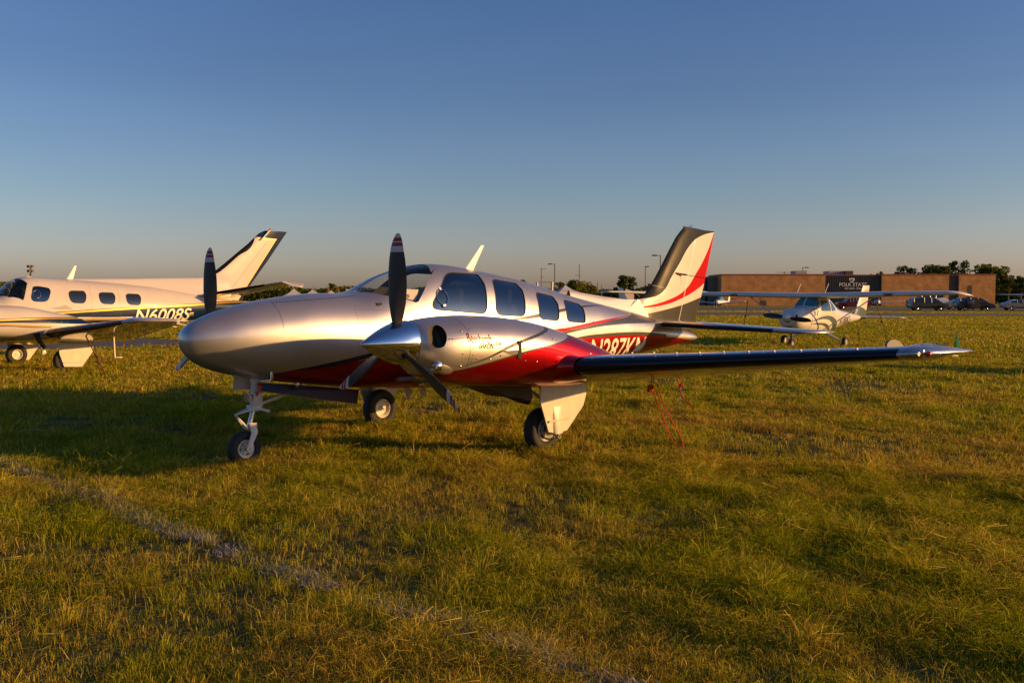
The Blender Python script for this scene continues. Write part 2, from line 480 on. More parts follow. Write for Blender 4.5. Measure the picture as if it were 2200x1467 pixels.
def text_tris(body, bold=0.0, sub=2, spacing=1.0):
    cu = bpy.data.curves.new("lettering", 'FONT'); cu.body = body; cu.offset = bold; cu.resolution_u = 4; cu.space_character = spacing
    o = bpy.data.objects.new("lettering", cu); COL.objects.link(o)
    bpy.context.view_layer.update()
    me = o.evaluated_get(bpy.context.evaluated_depsgraph_get()).to_mesh()
    bm = bmesh.new(); bm.from_mesh(me)
    bmesh.ops.triangulate(bm, faces=bm.faces[:])
    if sub: bmesh.ops.subdivide_edges(bm, edges=bm.edges[:], cuts=sub, use_grid_fill=True); bmesh.ops.triangulate(bm, faces=bm.faces[:])
    bm.verts.index_update()
    V = np.array([v.co[:2] for v in bm.verts]); F = np.array([[v.index for v in f.verts] for f in bm.faces]); bm.free()
    bpy.data.objects.remove(o); bpy.data.curves.remove(cu)
    V[:, 0] -= V[:, 0].min(); w = V[:, 0].max(); h = 0.70
    return V, F, w, h
def text_on(surf, body, x0, z0, x1, z1, height, side, name, m, parent, org, bold=0.0, shear=0.0, off=0.004, spacing=1.0):
    """lettering from (x0,z0) to (x1,z1) baseline on the body"""
    V, F, w, h = text_tris(body, bold, spacing=spacing)
    tx = V[:, 0] / w; tz = V[:, 1] / h * height
    L = abs(x1 - x0)
    X = x0 + (x1 - x0) * tx + np.sign(x1 - x0) * shear * tz; Z = z0 + (z1 - z0) * tx + tz
    W = surf.at(X, Z, side, off); u, v = surf.uv(X, Z, side); N = surf.nor(u, v)
    e1 = W[F[:, 1]] - W[F[:, 0]]; e2 = W[F[:, 2]] - W[F[:, 0]]; fl = np.sum(np.cross(e1, e2) * N[F].mean(axis=1), -1) < 0
    F[fl] = F[fl][:, ::-1]
    return link_mesh(name, W - np.array(org), F, m, parent, True, normals=N)
def text_flat(body, origin, right, up, width, height, name, m, parent, org=(0, 0, 0), bold=0.0, shear=0.0):
    V, F, w, h = text_tris(body, bold, 0)
    o = np.array(origin, float); r_ = np.array(right, float); u_ = np.array(up, float)
    W = o + np.outer(V[:, 0] / w * width + shear * V[:, 1] / h * height, r_) + np.outer(V[:, 1] / h * height, u_) - np.array(org)
    return link_mesh(name, W, F, m, parent, False)

def airfoil(tc, camber=0.02, n=18):
    b = np.linspace(0, math.pi, n); x = (1 - np.cos(b)) / 2
    yt = 5 * tc * (.2969 * np.sqrt(x) - .126 * x - .3516 * x ** 2 + .2843 * x ** 3 - .1015 * x ** 4)
    yt[-1] = 0.002
    yc = np.where(x < .3, camber / .09 * (.6 * x - x * x), camber / .49 * (.4 + .6 * x - x * x))
    up = np.stack([x, yc + yt], -1)[::-1]; lo = np.stack([x, yc - yt], -1)[1:]
    return np.concatenate([up, lo])           # TE upper -> LE -> TE lower
def wing_rings(secs, vert=False, front=None, grow=0.0, camber=0.02):
    """secs: (LE x, y, z, chord, t/c, incidence deg); front keeps only that share of the chord"""
    rings = []
    for (x, y, z, c, tc, inc) in secs:
        a = airfoil(tc, 0.0 if vert else camber, 26 if front else 18)
        if front:
            a = a[(a[:, 0] <= front)]
        q = a * c
        if grow:
            q = q + grow * np.stack([-1 * (a[:, 0] < .02), np.sign(a[:, 1])], -1)
        ci, si = math.cos(R(inc)), math.sin(R(inc))
        if vert: rings.append([(x - p[0], y + p[1], z) for p in q])
        else: rings.append([(x - p[0] * ci + p[1] * si * 0, y, z + p[1] - p[0] * si) for p in q])
    return rings

# ================================================================== shared aircraft materials
CHROME = mat("polished_spinner", (0.80, 0.80, 0.82), rough=0.06, metal=1.0)
BLACK_RUBBER = mat("tyre_rubber", (0.018, 0.018, 0.018), rough=0.75, noise=0.3, nscale=20, bump=0.2, bscale=60)
BOOT = mat("deice_boot_rubber", (0.006, 0.007, 0.012), rough=0.2, noise=0.2, nscale=5, spec=.32)
WHITE_GEAR = mat("gear_white_paint", (0.62, 0.60, 0.57), rough=0.4, noise=0.15, nscale=12)
DOOR_WHITE = mat("door_white_paint", (0.58, 0.54, 0.48), rough=0.32, coat=0.3, noise=0.08, nscale=6)
STEEL = mat("bare_steel", (0.55, 0.55, 0.56), rough=0.22, metal=1.0)
DARK = mat("dark_opening", (0.006, 0.006, 0.006), rough=0.8)
DARKMETAL = mat("sooty_metal", (0.05, 0.045, 0.04), rough=0.45, metal=0.6, noise=0.3, nscale=10)
RED_PLASTIC = mat("red_plastic", (0.55, 0.03, 0.015), rough=0.35)
RED_LAMP = mat("red_lamp_glass", (0.45, 0.01, 0.005), rough=0.08, coat=1.0)
CREAM = mat("letter_cream", (0.80, 0.76, 0.62), rough=0.35, coat=0.4)
GREY_PLASTIC = mat("antenna_white", (0.75, 0.73, 0.70), rough=0.35)
LENS = glass("clear_lens", (0.88, 0.90, 0.92), boost=1.6)
GLASS_CLEAR = glass("windshield_glass", (0.86, 0.89, 0.89), boost=1.0)
GLASS_TINT = glass("cabin_window_glass", (0.22, 0.24, 0.25), (0.9, 0.94, 1.0), boost=3.0)
SEAT = mat("seat_leather", (0.16, 0.13, 0.10), rough=0.6)
LINING = mat("cabin_lining", (0.22, 0.20, 0.17), rough=0.8)
GLARE = mat("glareshield_black", (0.02, 0.02, 0.022), rough=0.85)

def blade_material(name, base, bands):
    m, nt, p = _nt(name)
    tc = nt.nodes.new('ShaderNodeTexCoord'); sp = nt.nodes.new('ShaderNodeSeparateXYZ'); nt.links.new(tc.outputs['Object'], sp.inputs[0])
    c = None
    rgb = nt.nodes.new('ShaderNodeRGB'); rgb.outputs[0].default_value = (*base, 1); c = rgb.outputs[0]
    for (a, b, col) in bands:
        g = nt.nodes.new('ShaderNodeMath'); g.operation = 'GREATER_THAN'; g.inputs[1].default_value = a; nt.links.new(sp.outputs[2], g.inputs[0])
        l = nt.nodes.new('ShaderNodeMath'); l.operation = 'LESS_THAN'; l.inputs[1].default_value = b; nt.links.new(sp.outputs[2], l.inputs[0])
        mm = nt.nodes.new('ShaderNodeMath'); mm.operation = 'MULTIPLY'; nt.links.new(g.outputs[0], mm.inputs[0]); nt.links.new(l.outputs[0], mm.inputs[1])
        mx = nt.nodes.new('ShaderNodeMix'); mx.data_type = 'RGBA'; nt.links.new(mm.outputs[0], mx.inputs[0]); nt.links.new(c, mx.inputs[6]); mx.inputs[7].default_value = (*col, 1)
        c = mx.outputs[2]
    nt.links.new(c, p.inputs['Base Color']); p.inputs['Roughness'].default_value = 0.42
    return m
BLADE = blade_material("propeller_paint", (0.028, 0.026, 0.026), [(.822, .99, (.55, .55, .56)), (.875, .907, (.34, .015, .02)), (.918, .95, (.34, .015, .02))])

def blade_mesh(rad=0.99, wid=1.0, beta0=42, beta1=22):
    rr = [.10, .16, .24, .36, .50, .64, .76, .86, .92, .96, .98, .99]
    cc = [.075, .082, .118, .158, .180, .180, .162, .130, .100, .068, .044, .018]
    tt = [.9, .65, .30, .17, .13, .10, .09, .08, .08, .08, .08, .08]
    rings = []
    for r_, c, t in zip(rr, cc, tt):
        c *= wid; b = R(beta0 + (beta1 - beta0) * min(1, (r_ - .1) / .7)); a = airfoil(max(t, .05), .03, 12)
        sw = -.01 - .03 * max(0, (r_ - .8) / .19) ** 2
        ring = []
        for q in a:
            ch = (q[0] - .42) * c + sw * 0; th = q[1] * c
            # chord direction in the disc plane (+Y), tipped towards -X by the pitch
            ring.append((-ch * math.sin(b) + th * math.cos(b), ch * math.cos(b) + th * math.sin(b) - sw, r_ * rad / .99))
        rings.append(ring)
    mb = MB(); mb.loft(rings); return mb

def add_prop(root, org, hub, angs, spin_prof, rad=.99, wid=1.0, bm=None, spin_m=None, rootdark=True):
    sp = MB(); sp.lathe(spin_prof, hub, (1, 0, 0), 40); so = sp.build('spinner', spin_m or CHROME, root, org)
    m0 = None
    for a in angs:
        if m0 is None:
            o = blade_mesh(rad, wid).build('propeller_blade', bm or BLADE, root); m0 = o
        else:
            o = m0.copy(); COL.objects.link(o); o.parent = root
        o.location = (hub[0] - org[0], hub[1] - org[1], hub[2] - org[2])
        o.rotation_euler = (R(a), 0, 0)
        if rootdark:
            d = (0, -math.sin(R(a)), math.cos(R(a)))
            mb = MB(); mb.lathe([(.05, .062), (.155, .062), (.185, .05), (.2, .0)], hub, d, 20); mb.build('blade_cuff', DARKMETAL, so, org)
    return so

def add_wheel(root, org, c, r, w, face=1, rim_m=None, frac=.52):
    """rim is the wheel itself, the tyre its sub-part; face=+1 shows its outer side to port"""
    rim_m = rim_m or WHITE_GEAR
    mb = MB(); f = face; rr = r * frac
    mb.lathe([(-w * .20, .0), (-w * .24, rr * .2), (-w * .16, rr * .3), (-w * .14, rr * .66), (-w * .34, rr * .80), (-w * .42, rr * .93), (-w * .36, rr), (w * .36, rr), (w * .42, rr * .93), (w * .36, rr * .82), (w * .22, rr * .74), (w * .20, rr * .45),
              (w * .34, rr * .38), (w * .36, rr * .2), (w * .30, rr * .12), (w * .28, 0)], c, (0, f, 0), 32)
    o = mb.build('wheel', rim_m, root, org, ang=30)
    t = MB(); prof = []
    for k in range(25):
        a = -math.pi * .86 + 2 * math.pi * .86 * k / 24
        q = math.cos(a); s_ = math.sin(a)
        prof.append((w / 2 * math.copysign(abs(s_) ** .8, s_), (r + rr * .97) / 2 + (r - rr * .97) / 2 * math.copysign(abs(q) ** .75, q)))
    t.lathe(prof, c, (0, f, 0), 48); t.build('tyre', BLACK_RUBBER, o, org, ang=60)
    h = MB()
    for k in range(6):
        a = k * math.pi / 3; h.lathe([(w * .20, rr * .10), (w * .235, rr * .10), (w * .235, 0)], (c[0] + rr * .6 * math.cos(a), c[1], c[2] + rr * .6 * math.sin(a)), (0, f, 0), 8)
    h.lathe([(w * .355, rr * .16), (w * .37, rr * .15), (w * .37, 0)], c, (0, f, 0), 12)
    h.lathe([(w * .21, rr * .72), (w * .215, rr * .66), (w * .212, rr * .60)], c, (0, f, 0), 24)  # dark ring puts the shade of the rim dish into the colour
    h.build('wheel_bolt_and_dish_shade', DARK, o, org)
    return o

def seat(root, org, c, m=None):
    mb = MB(); x, y, z = c
    mb.box((x, y, z), (.46, .44, .14), bev=.05); mb.box((x - .22, y, z + .32), (.13, .44, .62), bev=.05, rot=None)
    mb.box((x - .24, y, z + .72), (.09, .26, .18), bev=.04)
    mb.box((x, y, z - .16), (.3, .3, .2))
    return mb.build('seat', m or SEAT, root, org)

# ================================================================== the silver and red twin (foreground)
ORG = (-3.6, 0.0, 0.0)
baron = empty('twin_engine_aeroplane', ORG, "silver twin-engine aeroplane with red and grey stripes, N287KM on its side, nearest the camera", "aeroplane", group="propeller aeroplanes parked on the grass")

FUS = Surf([
    # x, ztop, zbot, w, zwide, ntop, nbot
    (-.142, 1.281, 1.275, .004, 1.278, 2, 2),
    (-.146, 1.310, 1.245, .032, 1.278, 2, 2),
    (-.160, 1.350, 1.195, .075, 1.278, 2, 2),
    (-.215, 1.415, 1.115, .145, 1.280, 2, 2),
    (-.33, 1.475, 1.030, .215, 1.285, 2, 2),
    (-.54, 1.555, .950, .295, 1.290, 2.05, 2.1),
    (-.80, 1.620, .885, .362, 1.295, 2.1, 2.15),
    (-1.20, 1.685, .820, .430, 1.295, 2.15, 2.25),
    (-1.70, 1.728, .750, .490, 1.280, 2.2, 2.4),
    (-2.05, 1.742, .705, .522, 1.265, 2.25, 2.5),
    (-2.20, 1.790, .690, .533, 1.260, 2.25, 2.6),
    (-2.36, 1.872, .680, .543, 1.255, 2.25, 2.6),
    (-2.68, 1.988, .660, .555, 1.245, 2.3, 2.7),
    (-3.05, 2.066, .645, .562, 1.235, 2.4, 2.8),
    (-3.40, 2.066, .640, .566, 1.23, 2.45, 2.8),
    (-3.80, 2.022, .640, .566, 1.23, 2.45, 2.8),
    (-4.55, 1.915, .645, .552, 1.22, 2.4, 2.7),
    (-5.42, 1.745, .700, .500, 1.205, 2.3, 2.5),
    (-6.15, 1.618, .770, .425, 1.19, 2.2, 2.3),
    (-6.80, 1.510, .835, .345, 1.17, 2.15, 2.2),
    (-7.40, 1.395, .895, .265, 1.14, 2.1, 2.1),
    (-7.85, 1.290, .935, .200, 1.11, 2.05, 2.05),
    (-8.30, 1.190, .975, .130, 1.08, 2, 2),
    (-8.62, 1.115, 1.005, .065, 1.06, 2, 2),
    (-8.74, 1.070, 1.040, .015, 1.055, 2, 2)])

def z3(pts): return [(700 + a / 2.9333, 480 + b / 2.934) for a, b in pts]
def z4(pts): return [(1100 + a / 3.668, 460 + b / 3.6675) for a, b in pts]
def z5(pts): return [(880 + a / 5.5, 660 + b / 5.5) for a, b in pts]
def z8(pts): return [(1080 + a / 5.238, 530 + b / 5.235) for a, b in pts]
def ext(pts, a, b):
    """extend an edge list (x,z) with extra end points"""
    return sorted(list(pts) + list(a) + list(b))

SILVER = (0.56, 0.545, 0.53)
p = Paint('fuselage_livery', SILVER, ORG, rough=.40, metal=.85, coat=.6)
GREY = (0.065, 0.065, 0.055); RED = (0.40, 0.002, 0.008); PEARL = (0.58, 0.55, 0.50)
# aft pearl area blends in behind the cabin
n_red_top = FUS.hits([(585, 803), (679, 790), (778, 774)])
a_red_top = FUS.hits(z4([(470, 987), (700, 968), (900, 955), (1100, 958), (1300, 972), (1430, 988)]))
red_top = sorted([(-.9, n_red_top[0][1] - .06)] + n_red_top + [(-2.6, 1.13), (-3.6, 1.19), (-4.6, 1.22)] + a_red_top + [(-8.8, a_red_top[-1][1])])
m_red = p.math('MULTIPLY', p.below(red_top), p.math('LESS_THAN', p.x, n_red_top[0][0]))
p.layer(m_red, RED, .85)
t = FUS.hits([(608, 799), (715, 778), (800, 758)]); b = FUS.hits([(608, 800), (715, 787), (803, 766.5)])
p.layer(p.band(sorted(t + [(-2.9, 1.22), (-3.6, 1.24)]), sorted(b + [(-2.9, 1.19), (-3.6, 1.24)]), -3.6, t[0][0]), (.018, .018, .016), .2)
t = FUS.hits(z8([(80, 820), (350, 765), (630, 705), (905, 662), (1130, 656)])); b = FUS.hits(z8([(90, 826), (350, 805), (630, 740), (920, 682), (1130, 662)]))
p.layer(p.band(t, b, t[0][0], t[-1][0]), GREY, .4)
t = FUS.hits(z4([(300, 915), (450, 890), (600, 858), (750, 828), (930, 798)])); b = FUS.hits(z4([(345, 937), (450, 915), (640, 872), (780, 838), (930, 800)]))
p.layer(p.band([(t[0][0] + .5, t[0][1] - .12)] + t, [(b[0][0] + .5, b[0][1] - .09)] + b, t[-1][0], -4.72), (.50, .004, .010), .7)
g_top = b + [(b[-1][0] - .3, b[-1][1] + .1), (-8.8, b[-1][1] + .4)]
g_bot = FUS.hits(z4([(400, 950), (600, 905), (800, 873), (950, 862), (1190, 862)])) + [(-8.8, 1.16)]
p.layer(p.band(sorted([(b[0][0] + .5, b[0][1] - .09)] + g_top), sorted([(b[0][0] + .5, b[0][1] - .10)] + g_bot), -8.2, -4.72), GREY, .4)
t = FUS.hits(z4([(420, 978), (640, 950), (900, 930), (1060, 930), (1150, 940)]))
p.layer(p.band(sorted([(-4.6, 1.235)] + t + [(-8.2, 1.12)]), sorted([(-4.6, 1.22)] + a_red_top + [(-8.8, a_red_top[-1][1])]), -7.6, -4.6), GREY, .4)
for a, b_, dd in [((-1.02, 1.64), (-1.02, 1.34), 0), ((-1.02, 1.63), (-2.0, 1.70), 0), ((-1.85, 1.56), (-1.85, .85), .028), ((-1.85, 1.56), (-2.55, 1.54), .028),
                  ((-2.42, 1.7), (-2.42, .8), .028), ((-4.66, 1.9), (-4.66, 1.2), 0), ((-4.70, 1.9), (-4.70, 1.2), .03), ((-5.32, 1.72), (-5.32, .9), .03),
                  ((-4.95, 1.83), (-4.95, 1.25), .03), ((-3.72, 1.95), (-3.72, 1.4), .03), ((-6.0, 1.62), (-6.0, .8), .03), ((-6.7, 1.52), (-6.7, .9), .03), ((-4.7, 1.33), (-6.4, 1.30), .03)]:
    p.layer(p.seg(a, b_, .007 if not dd else .010, dd), (.05, .05, .05), None, .62 if not dd else .6)
M_FUS = p.done(spec=.2)

# window outlines on the port side, mirrored to starboard
W1 = FUS.hits(z3([(648, 541), (748, 305), (950, 318), (1000, 385), (1013, 572)]))
W2 = FUS.hits(z3([(1033, 345), (1190, 374), (1238, 420), (1256, 587), (1068, 577)]))
W3 = FUS.hits(z3([(1315, 430), (1425, 457), (1462, 505), (1468, 614), (1345, 603)]))
W4 = FUS.hits(z3([(1490, 477), (1590, 505), (1622, 535), (1636, 628), (1520, 618)]))
def to_uv(surf, P, side, d=.05):
    P = densify(P, d); u, v = surf.uv(np.array([q[0] for q in P]), np.array([q[1] for q in P]), side)
    return list(zip(u.tolist(), v.tolist()))
wins = [rounded(W, .26) for W in (W1, W2, W3, W4)]
WS = FUS.hits([(822, 634), (845, 637), (868, 642), (893, 650), (899, 648), (908, 631), (922, 601), (934, 577)])
ws_uv = []
for x_, z_ in WS:
    u, v = FUS.uv(np.array([x_]), np.array([z_]), 1); ws_uv.append((float(u[0]), float(v[0])))
uc = lambda x: float(FUS.u_at(x))
ws_uv = [(uc(-2.10), R(86.5)), (uc(-2.11), R(75)), (uc(-2.17), R(65))] + [q for q in ws_uv] + [(uc(-2.98), R(60)), (uc(-3.04), R(75)), (uc(-3.05), R(86.5))]
ws_uv = densify(ws_uv, .04)
outl = [ws_uv, [(u, math.pi - v) for u, v in ws_uv]]
for W in wins: outl += [to_uv(FUS, W, 1), to_uv(FUS, W, -1)]
V, N, A, reg = skin(FUS, outl, 170, 76)
v_, n_, a_ = sub_mesh(V, N, A[reg == 0])
fus = link_mesh('fuselage', v_ - np.array(ORG), a_, M_FUS, baron, True, normals=n_)
for k in range(len(outl)):
    v_, n_, a_ = sub_mesh(V, N, A[reg == k + 1], -.004)
    link_mesh('windshield' if k < 2 else 'cabin_window', v_ - np.array(ORG), a_, GLASS_CLEAR if k in (0, 1, 3) else GLASS_TINT, baron, True, normals=n_)
GASKET = mat("window_seal", (0.03, 0.03, 0.03), rough=.6)
for k, W in enumerate([WS] + wins):
    for side in (1, -1):
        P = densify(W, .03)
        pts = [FUS.at(q[0], q[1], side, .001).tolist() for q in P] if k else []
        if k:
            mb = MB(); mb.tube(pts + [pts[0]], .0045, 6, caps=False); mb.build('window_seal', GASKET, baron, ORG)
# round storm-window ring and the vent scoop at its foot
cx, cz = FUS.hit(950, 638)
mb = MB(); ring = [FUS.at(cx + .075 * math.cos(t), cz + .085 * math.sin(t), 1, .004).tolist() for t in np.linspace(0, 2 * math.pi, 33)]
mb.tube(ring, .005, 6, caps=False); q = FUS.at(cx, cz - .10, 1, .01); mb.box(q, (.045, .02, .03), bev=.004); q = FUS.at(cx, cz + .095, 1, .006); mb.box(q, (.03, .012, .014), bev=.003)
mb.build('storm_window_ring', STEEL, baron, ORG)

# interior
mb = MB(); mb.box((-2.34, 0, 1.60), (.42, .86, .05), bev=.02); mb.box((-2.55, 0, 1.42), (.06, .9, .34)); mb.build('glareshield', GLARE, baron, ORG)
mb = MB(); mb.box((-3.9, 0, .80), (3.0, .9, .04)); mb.build('cabin_floor', LINING, baron, ORG)
for x in (-3.15, -3.95, -4.7):
    for y in (.25, -.25): seat(baron, ORG, (x, y, .98 if x > -4.5 else .86))
mb = MB(); mb.ball((-2.30, .06, 1.695), (.05, .035, .04), 8); mb.box((-2.28, .06, 1.655), (.03, .03, .06)); mb.build('standby_compass', GLARE, baron, ORG)
# paper sun shade with hand lettering inside the port windshield
SHADE = mat("paper_shade", (.62, .58, .52), rough=.8)
INK = mat("marker_ink", (.05, .04, .06), rough=.7)
sh_pts = [un(842, 620, 'y', .40), un(899, 622, 'y', .40), un(894, 647, 'y', .42), un(868, 640, 'y', .42), un(842, 634, 'y', .42)]
mb = MB(); mb.plate(sh_pts, (0.0, -.004, 0)); shade = mb.build('windshield_shade', SHADE, baron, ORG, smooth=False)
a0 = un(858, 636, 'y', .425); a1 = un(893, 640, 'y', .425)
text_flat("CAP", (-2.335, .43, 1.648), (-1, 0, 0), (0, 0, 1), .24, .07, 'shade_lettering', INK, shade, ORG)

# ---- nacelles
def nac_surf(yc):
    return Surf([
        (-1.475, 1.450, 1.085, .195, 1.265, 2, 2),
        (-1.500, 1.462, 1.050, .240, 1.260, 2, 2),
        (-1.560, 1.475, .985, .305, 1.245, 2.05, 2.1),
        (-1.680, 1.490, .925, .365, 1.225, 2.15, 2.2),
        (-1.86, 1.505, .880, .410, 1.235, 2.2, 2.1),
        (-2.10, 1.512, .845, .435, 1.225, 2.25, 2.1),
        (-2.60, 1.487, .795, .445, 1.20, 2.25, 2.15),
        (-3.05, 1.425, .760, .440, 1.14, 2.2, 2.3),
        (-3.45, 1.330, .745, .425, 1.05, 2.2, 2.5),
        (-3.90, 1.200, .750, .385, .99, 2.1, 2.3),
        (-4.35, 1.050, .790, .31, .93, 2, 2.1),
        (-4.80, .930, .830, .18, .885, 2, 2),
        (-4.98, .885, .855, .03, .870, 2, 2)], yc)
NAC = nac_surf(1.732)
p = Paint('nacelle_livery', SILVER, ORG, rough=.40, metal=.85, coat=.6)
rt = NAC.hits(z5([(440, 772), (700, 725), (1000, 645), (1400, 530), (1850, 395)]))
gt = NAC.hits(z5([(440, 766), (700, 716), (1000, 632), (1400, 512), (1840, 378)]))
extr = lambda L, dz=0: sorted([(L[0][0] + .5, L[0][1] - .12)] + L + [(L[-1][0] - .35, L[-1][1] + .09), (-5.2, L[-1][1] + .2)])
p.layer(p.math('MULTIPLY', p.below(extr(gt)), p.math('LESS_THAN', p.x, rt[0][0] + .25)), GREY, .4)
p.layer(p.math('MULTIPLY', p.below(extr(rt)), p.math('LESS_THAN', p.x, rt[0][0] + .25)), RED, .85)
t = NAC.hits(z5([(620, 697), (880, 610), (1080, 507), (1240, 415), (1590, 262)])); b = NAC.hits(z5([(620, 701), (880, 627), (1080, 537), (1310, 430), (1640, 272)]))
p.layer(p.band(sorted(t + [(t[-1][0] - .4, t[-1][1] + .15)]), sorted(b + [(b[-1][0] - .4, b[-1][1] + .15)]), -4.2, t[0][0], True), GREY, .4)
pl = NAC.hits(z5([(610, 190), (612, 690), (200, 395), (600, 360), (620, 605), (1480, 640), (1000, 650)]))
for a, b_, dd in [((pl[0][0], 1.51), (pl[0][0], .85), 0), ((-1.52, pl[2][1]), (pl[0][0], pl[3][1]), 0), (pl[4], pl[5], .022), ((-2.9, 1.44), (-2.9, .8), .025), ((pl[0][0] - .03, 1.4), (pl[0][0] - .03, .9), .06),
                  ((-3.35, 1.36), (-3.35, 1.0), .025), ((-3.6, 1.3), (-3.6, .9), .03)]:
    p.layer(p.seg(a, b_, .007 if not dd else .010, dd), (.04, .035, .03), None, .65)
M_NAC = p.done(spec=.15)
INT = z3([(640, 690), (655, 655), (695, 636), (735, 655), (762, 700), (762, 740), (748, 775), (720, 786), (680, 785), (650, 765)])
int_xz = NAC.hits(INT)
M_INT = mat("intake_dark_duct", (0.06, 0.055, 0.035), rough=.5, noise=.4, nscale=14)
for side in (1, -1):
    S = nac_surf(1.732 * side)
    ol = []
    for sd_ in (1, -1):
        u, v = S.uv(np.array([q[0] for q in int_xz]), np.array([q[1] for q in int_xz]), sd_)
        ol.append(densify(rounded(list(zip(u.tolist(), v.tolist())), .4, 4), .03))
    V, N, A, reg = skin(S, ol, 120, 64)
    v_, n_, a_ = sub_mesh(V, N, A[reg == 0])
    nac = link_mesh('engine_nacelle', v_ - np.array(ORG), a_, M_NAC, baron, True, normals=n_)
    for k in (1, 2):
        # recessed duct behind the intake: skin wall running aft plus a dark back wall
        O = ol[k - 1]; uu = np.array([q[0] for q in O]); vv = np.array([q[1] for q in O])
        P0 = S.pos(uu, vv); cen = P0.mean(axis=0); rings = []
        for dpt, sc in ((0, 1.0), (.006, .985), (.05, .97), (.14, .93)):
            q = cen + (P0 - cen) * sc; q[:, 0] -= dpt; q[:, 1] -= (np.sign(cen[1] - S.yc)) * dpt * .5; rings.append(q)
        mb = MB(); mb.loft([r_.tolist() for r_ in rings], caps=False); mb.add(rings[-1].tolist(), [tuple(range(len(O)))])
        mb.build('air_intake', M_INT, nac, ORG)
    s = side
    # landing light bulge low on the outboard cowl
    mb = MB(); mb.ball((-1.745, s * 1.965, 1.07), (.17, .095, .098), 14); mb.build('light_fairing', mat('fairing_silver', SILVER, rough=.38, metal=.85, coat=.6), nac, ORG)
    mb = MB(); mb.lathe([(-.03, .0), (-.03, .064), (0, .066), (.02, .062), (.03, .052), (.012, .04), (.0, .0)], (-1.600, s * 1.985, 1.06), (1, 0, 0), 24); lt = mb.build('landing_light', CHROME, baron, ORG)
    mb = MB(); mb.lathe([(.02, .055), (.034, .045), (.04, 0)], (-1.600, s * 1.985, 1.06), (1, 0, 0), 24); mb.build('light_lens', LENS, lt, ORG)
    mb = MB(); mb.lathe([(.018, .0), (.024, .022), (.03, .0)], (-1.60, s * 1.985, 1.06), (1, 0, 0), 16); mb.build('lamp_bulb', STEEL, lt, ORG)
    # side exit louvre: ramp, and a raised dark block painting the shade of a recess
    x0, z0 = NAC.hit(1076, 756); x1, z1 = NAC.hit(1112, 751)
    A0 = S.at(x0, z0 + .01, s, .002); B0 = S.at(x1, z1 + .06, s, .004); B1 = S.at(x1, z1 - .075, s, .004); M0 = S.at(x1 + .004, z1, s, .016)
    mb = MB(); mb.add([A0, B0, B1, M0], [(0, 3, 1), (0, 2, 3)]); mb.build('air_outlet_ramp', M_NAC, nac, ORG, ang=20)
    P4 = [S.at(a_, b_, s, o_) for a_, b_, o_ in ((x1 - .002, z1 + .082, .017), (x1 - .002, z1 - .078, .017), (x1 - .060, z1 - .092, .010), (x1 - .050, z1 + .082, .010))]
    Q4 = [S.at(a_, b_, s, -.01) for a_, b_ in ((x1 - .002, z1 + .082), (x1 - .002, z1 - .078), (x1 - .060, z1 - .092), (x1 - .050, z1 + .082))]
    mb = MB(); mb.add(P4 + Q4, [(0, 1, 2, 3), (0, 4, 5, 1), (1, 5, 6, 2), (2, 6, 7, 3), (3, 7, 4, 0)]); mb.build('air_outlet_shade', DARK, nac, ORG, smooth=False)
    # cowl flap and turbo exhaust below the nacelle
    yc = s * 1.44
    mb = MB()
    mb.add([(-2.50, yc - .24, .815), (-2.50, yc + .24, .815), (-2.95, yc - .18, .645), (-2.95, yc + .18, .645), (-3.30, yc - .16, .61), (-3.30, yc + .16, .61), (-3.24, yc - .18, .80), (-3.24, yc + .18, .80)],
           [(0, 2, 3, 1), (2, 4, 5, 3), (4, 6, 7, 5), (0, 6, 4, 2), (1, 3, 5, 7), (0, 1, 7, 6)])
    mb.build('cowl_flap', DARKMETAL, nac, ORG, ang=25)
    mb = MB(); mb.tube([(-3.05, yc + .02, .68), (-3.22, yc + .04, .61), (-3.34, yc + .05, .585)], [.05, .05, .055], 14, caps=False); mb.build('exhaust_pipe', DARKMETAL, nac, ORG)
    mb = MB(); mb.tube([(-1.75, s * 1.60, .93), (-1.79, s * 1.60, .86), (-1.74, s * 1.60, .845)], .007, 8); mb.build('drain_pipe', STEEL, nac, ORG)
    hub = (-1.350, s * 1.732, 1.268)
    add_prop(baron, ORG, hub, [0, 120, 240], [(-.135, .0), (-.135, .204), (-.10, .205), (-.02, .196), (.06, .176), (.14, .146), (.22, .108), (.30, .064), (.35, .034), (.385, .012), (.395, .001)])
    mb = MB(); mb.lathe([(-.155, .0), (-.155, .19), (-.137, .19), (-.137, 0)], hub, (1, 0, 0), 32); mb.build('spinner_backplate', DARK, baron, ORG)
# lettering on the port cowl
INKRED = mat("script_red", (.20, .004, .004), rough=.8, spec=.05); INKBR = mat("script_brown", (.03, .008, .006), rough=.8, spec=.05)
a0 = NAC.hit(*z5([(690, 412)])[0]); a1 = NAC.hit(*z5([(978, 428)])[0])
text_on(NAC, "Beechcraft", a0[0], a0[1], a1[0], a1[1], .082, 1, 'cowl_lettering', INKRED, baron, ORG, spacing=1.05, off=.0025, bold=.002)
a0 = NAC.hit(*z5([(820, 483)])[0]); a1 = NAC.hit(*z5([(985, 490)])[0])
text_on(NAC, "BARON", a0[0], a0[1], a1[0], a1[1], .05, 1, 'cowl_lettering', INKBR, baron, ORG, shear=.25, off=.0025, bold=.006)
a0 = NAC.hit(*z5([(1020, 447)])[0]); a1 = NAC.hit(*z5([(1085, 449)])[0])
text_on(NAC, "P58", a0[0], a0[1], a1[0], a1[1], .034, 1, 'cowl_lettering', INKBR, baron, ORG, shear=.25, off=.0025, bold=.006)
q = [NAC.hit(*c) for c in z5([(880, 455), (930, 444), (985, 438), (1040, 436), (1095, 437)])]
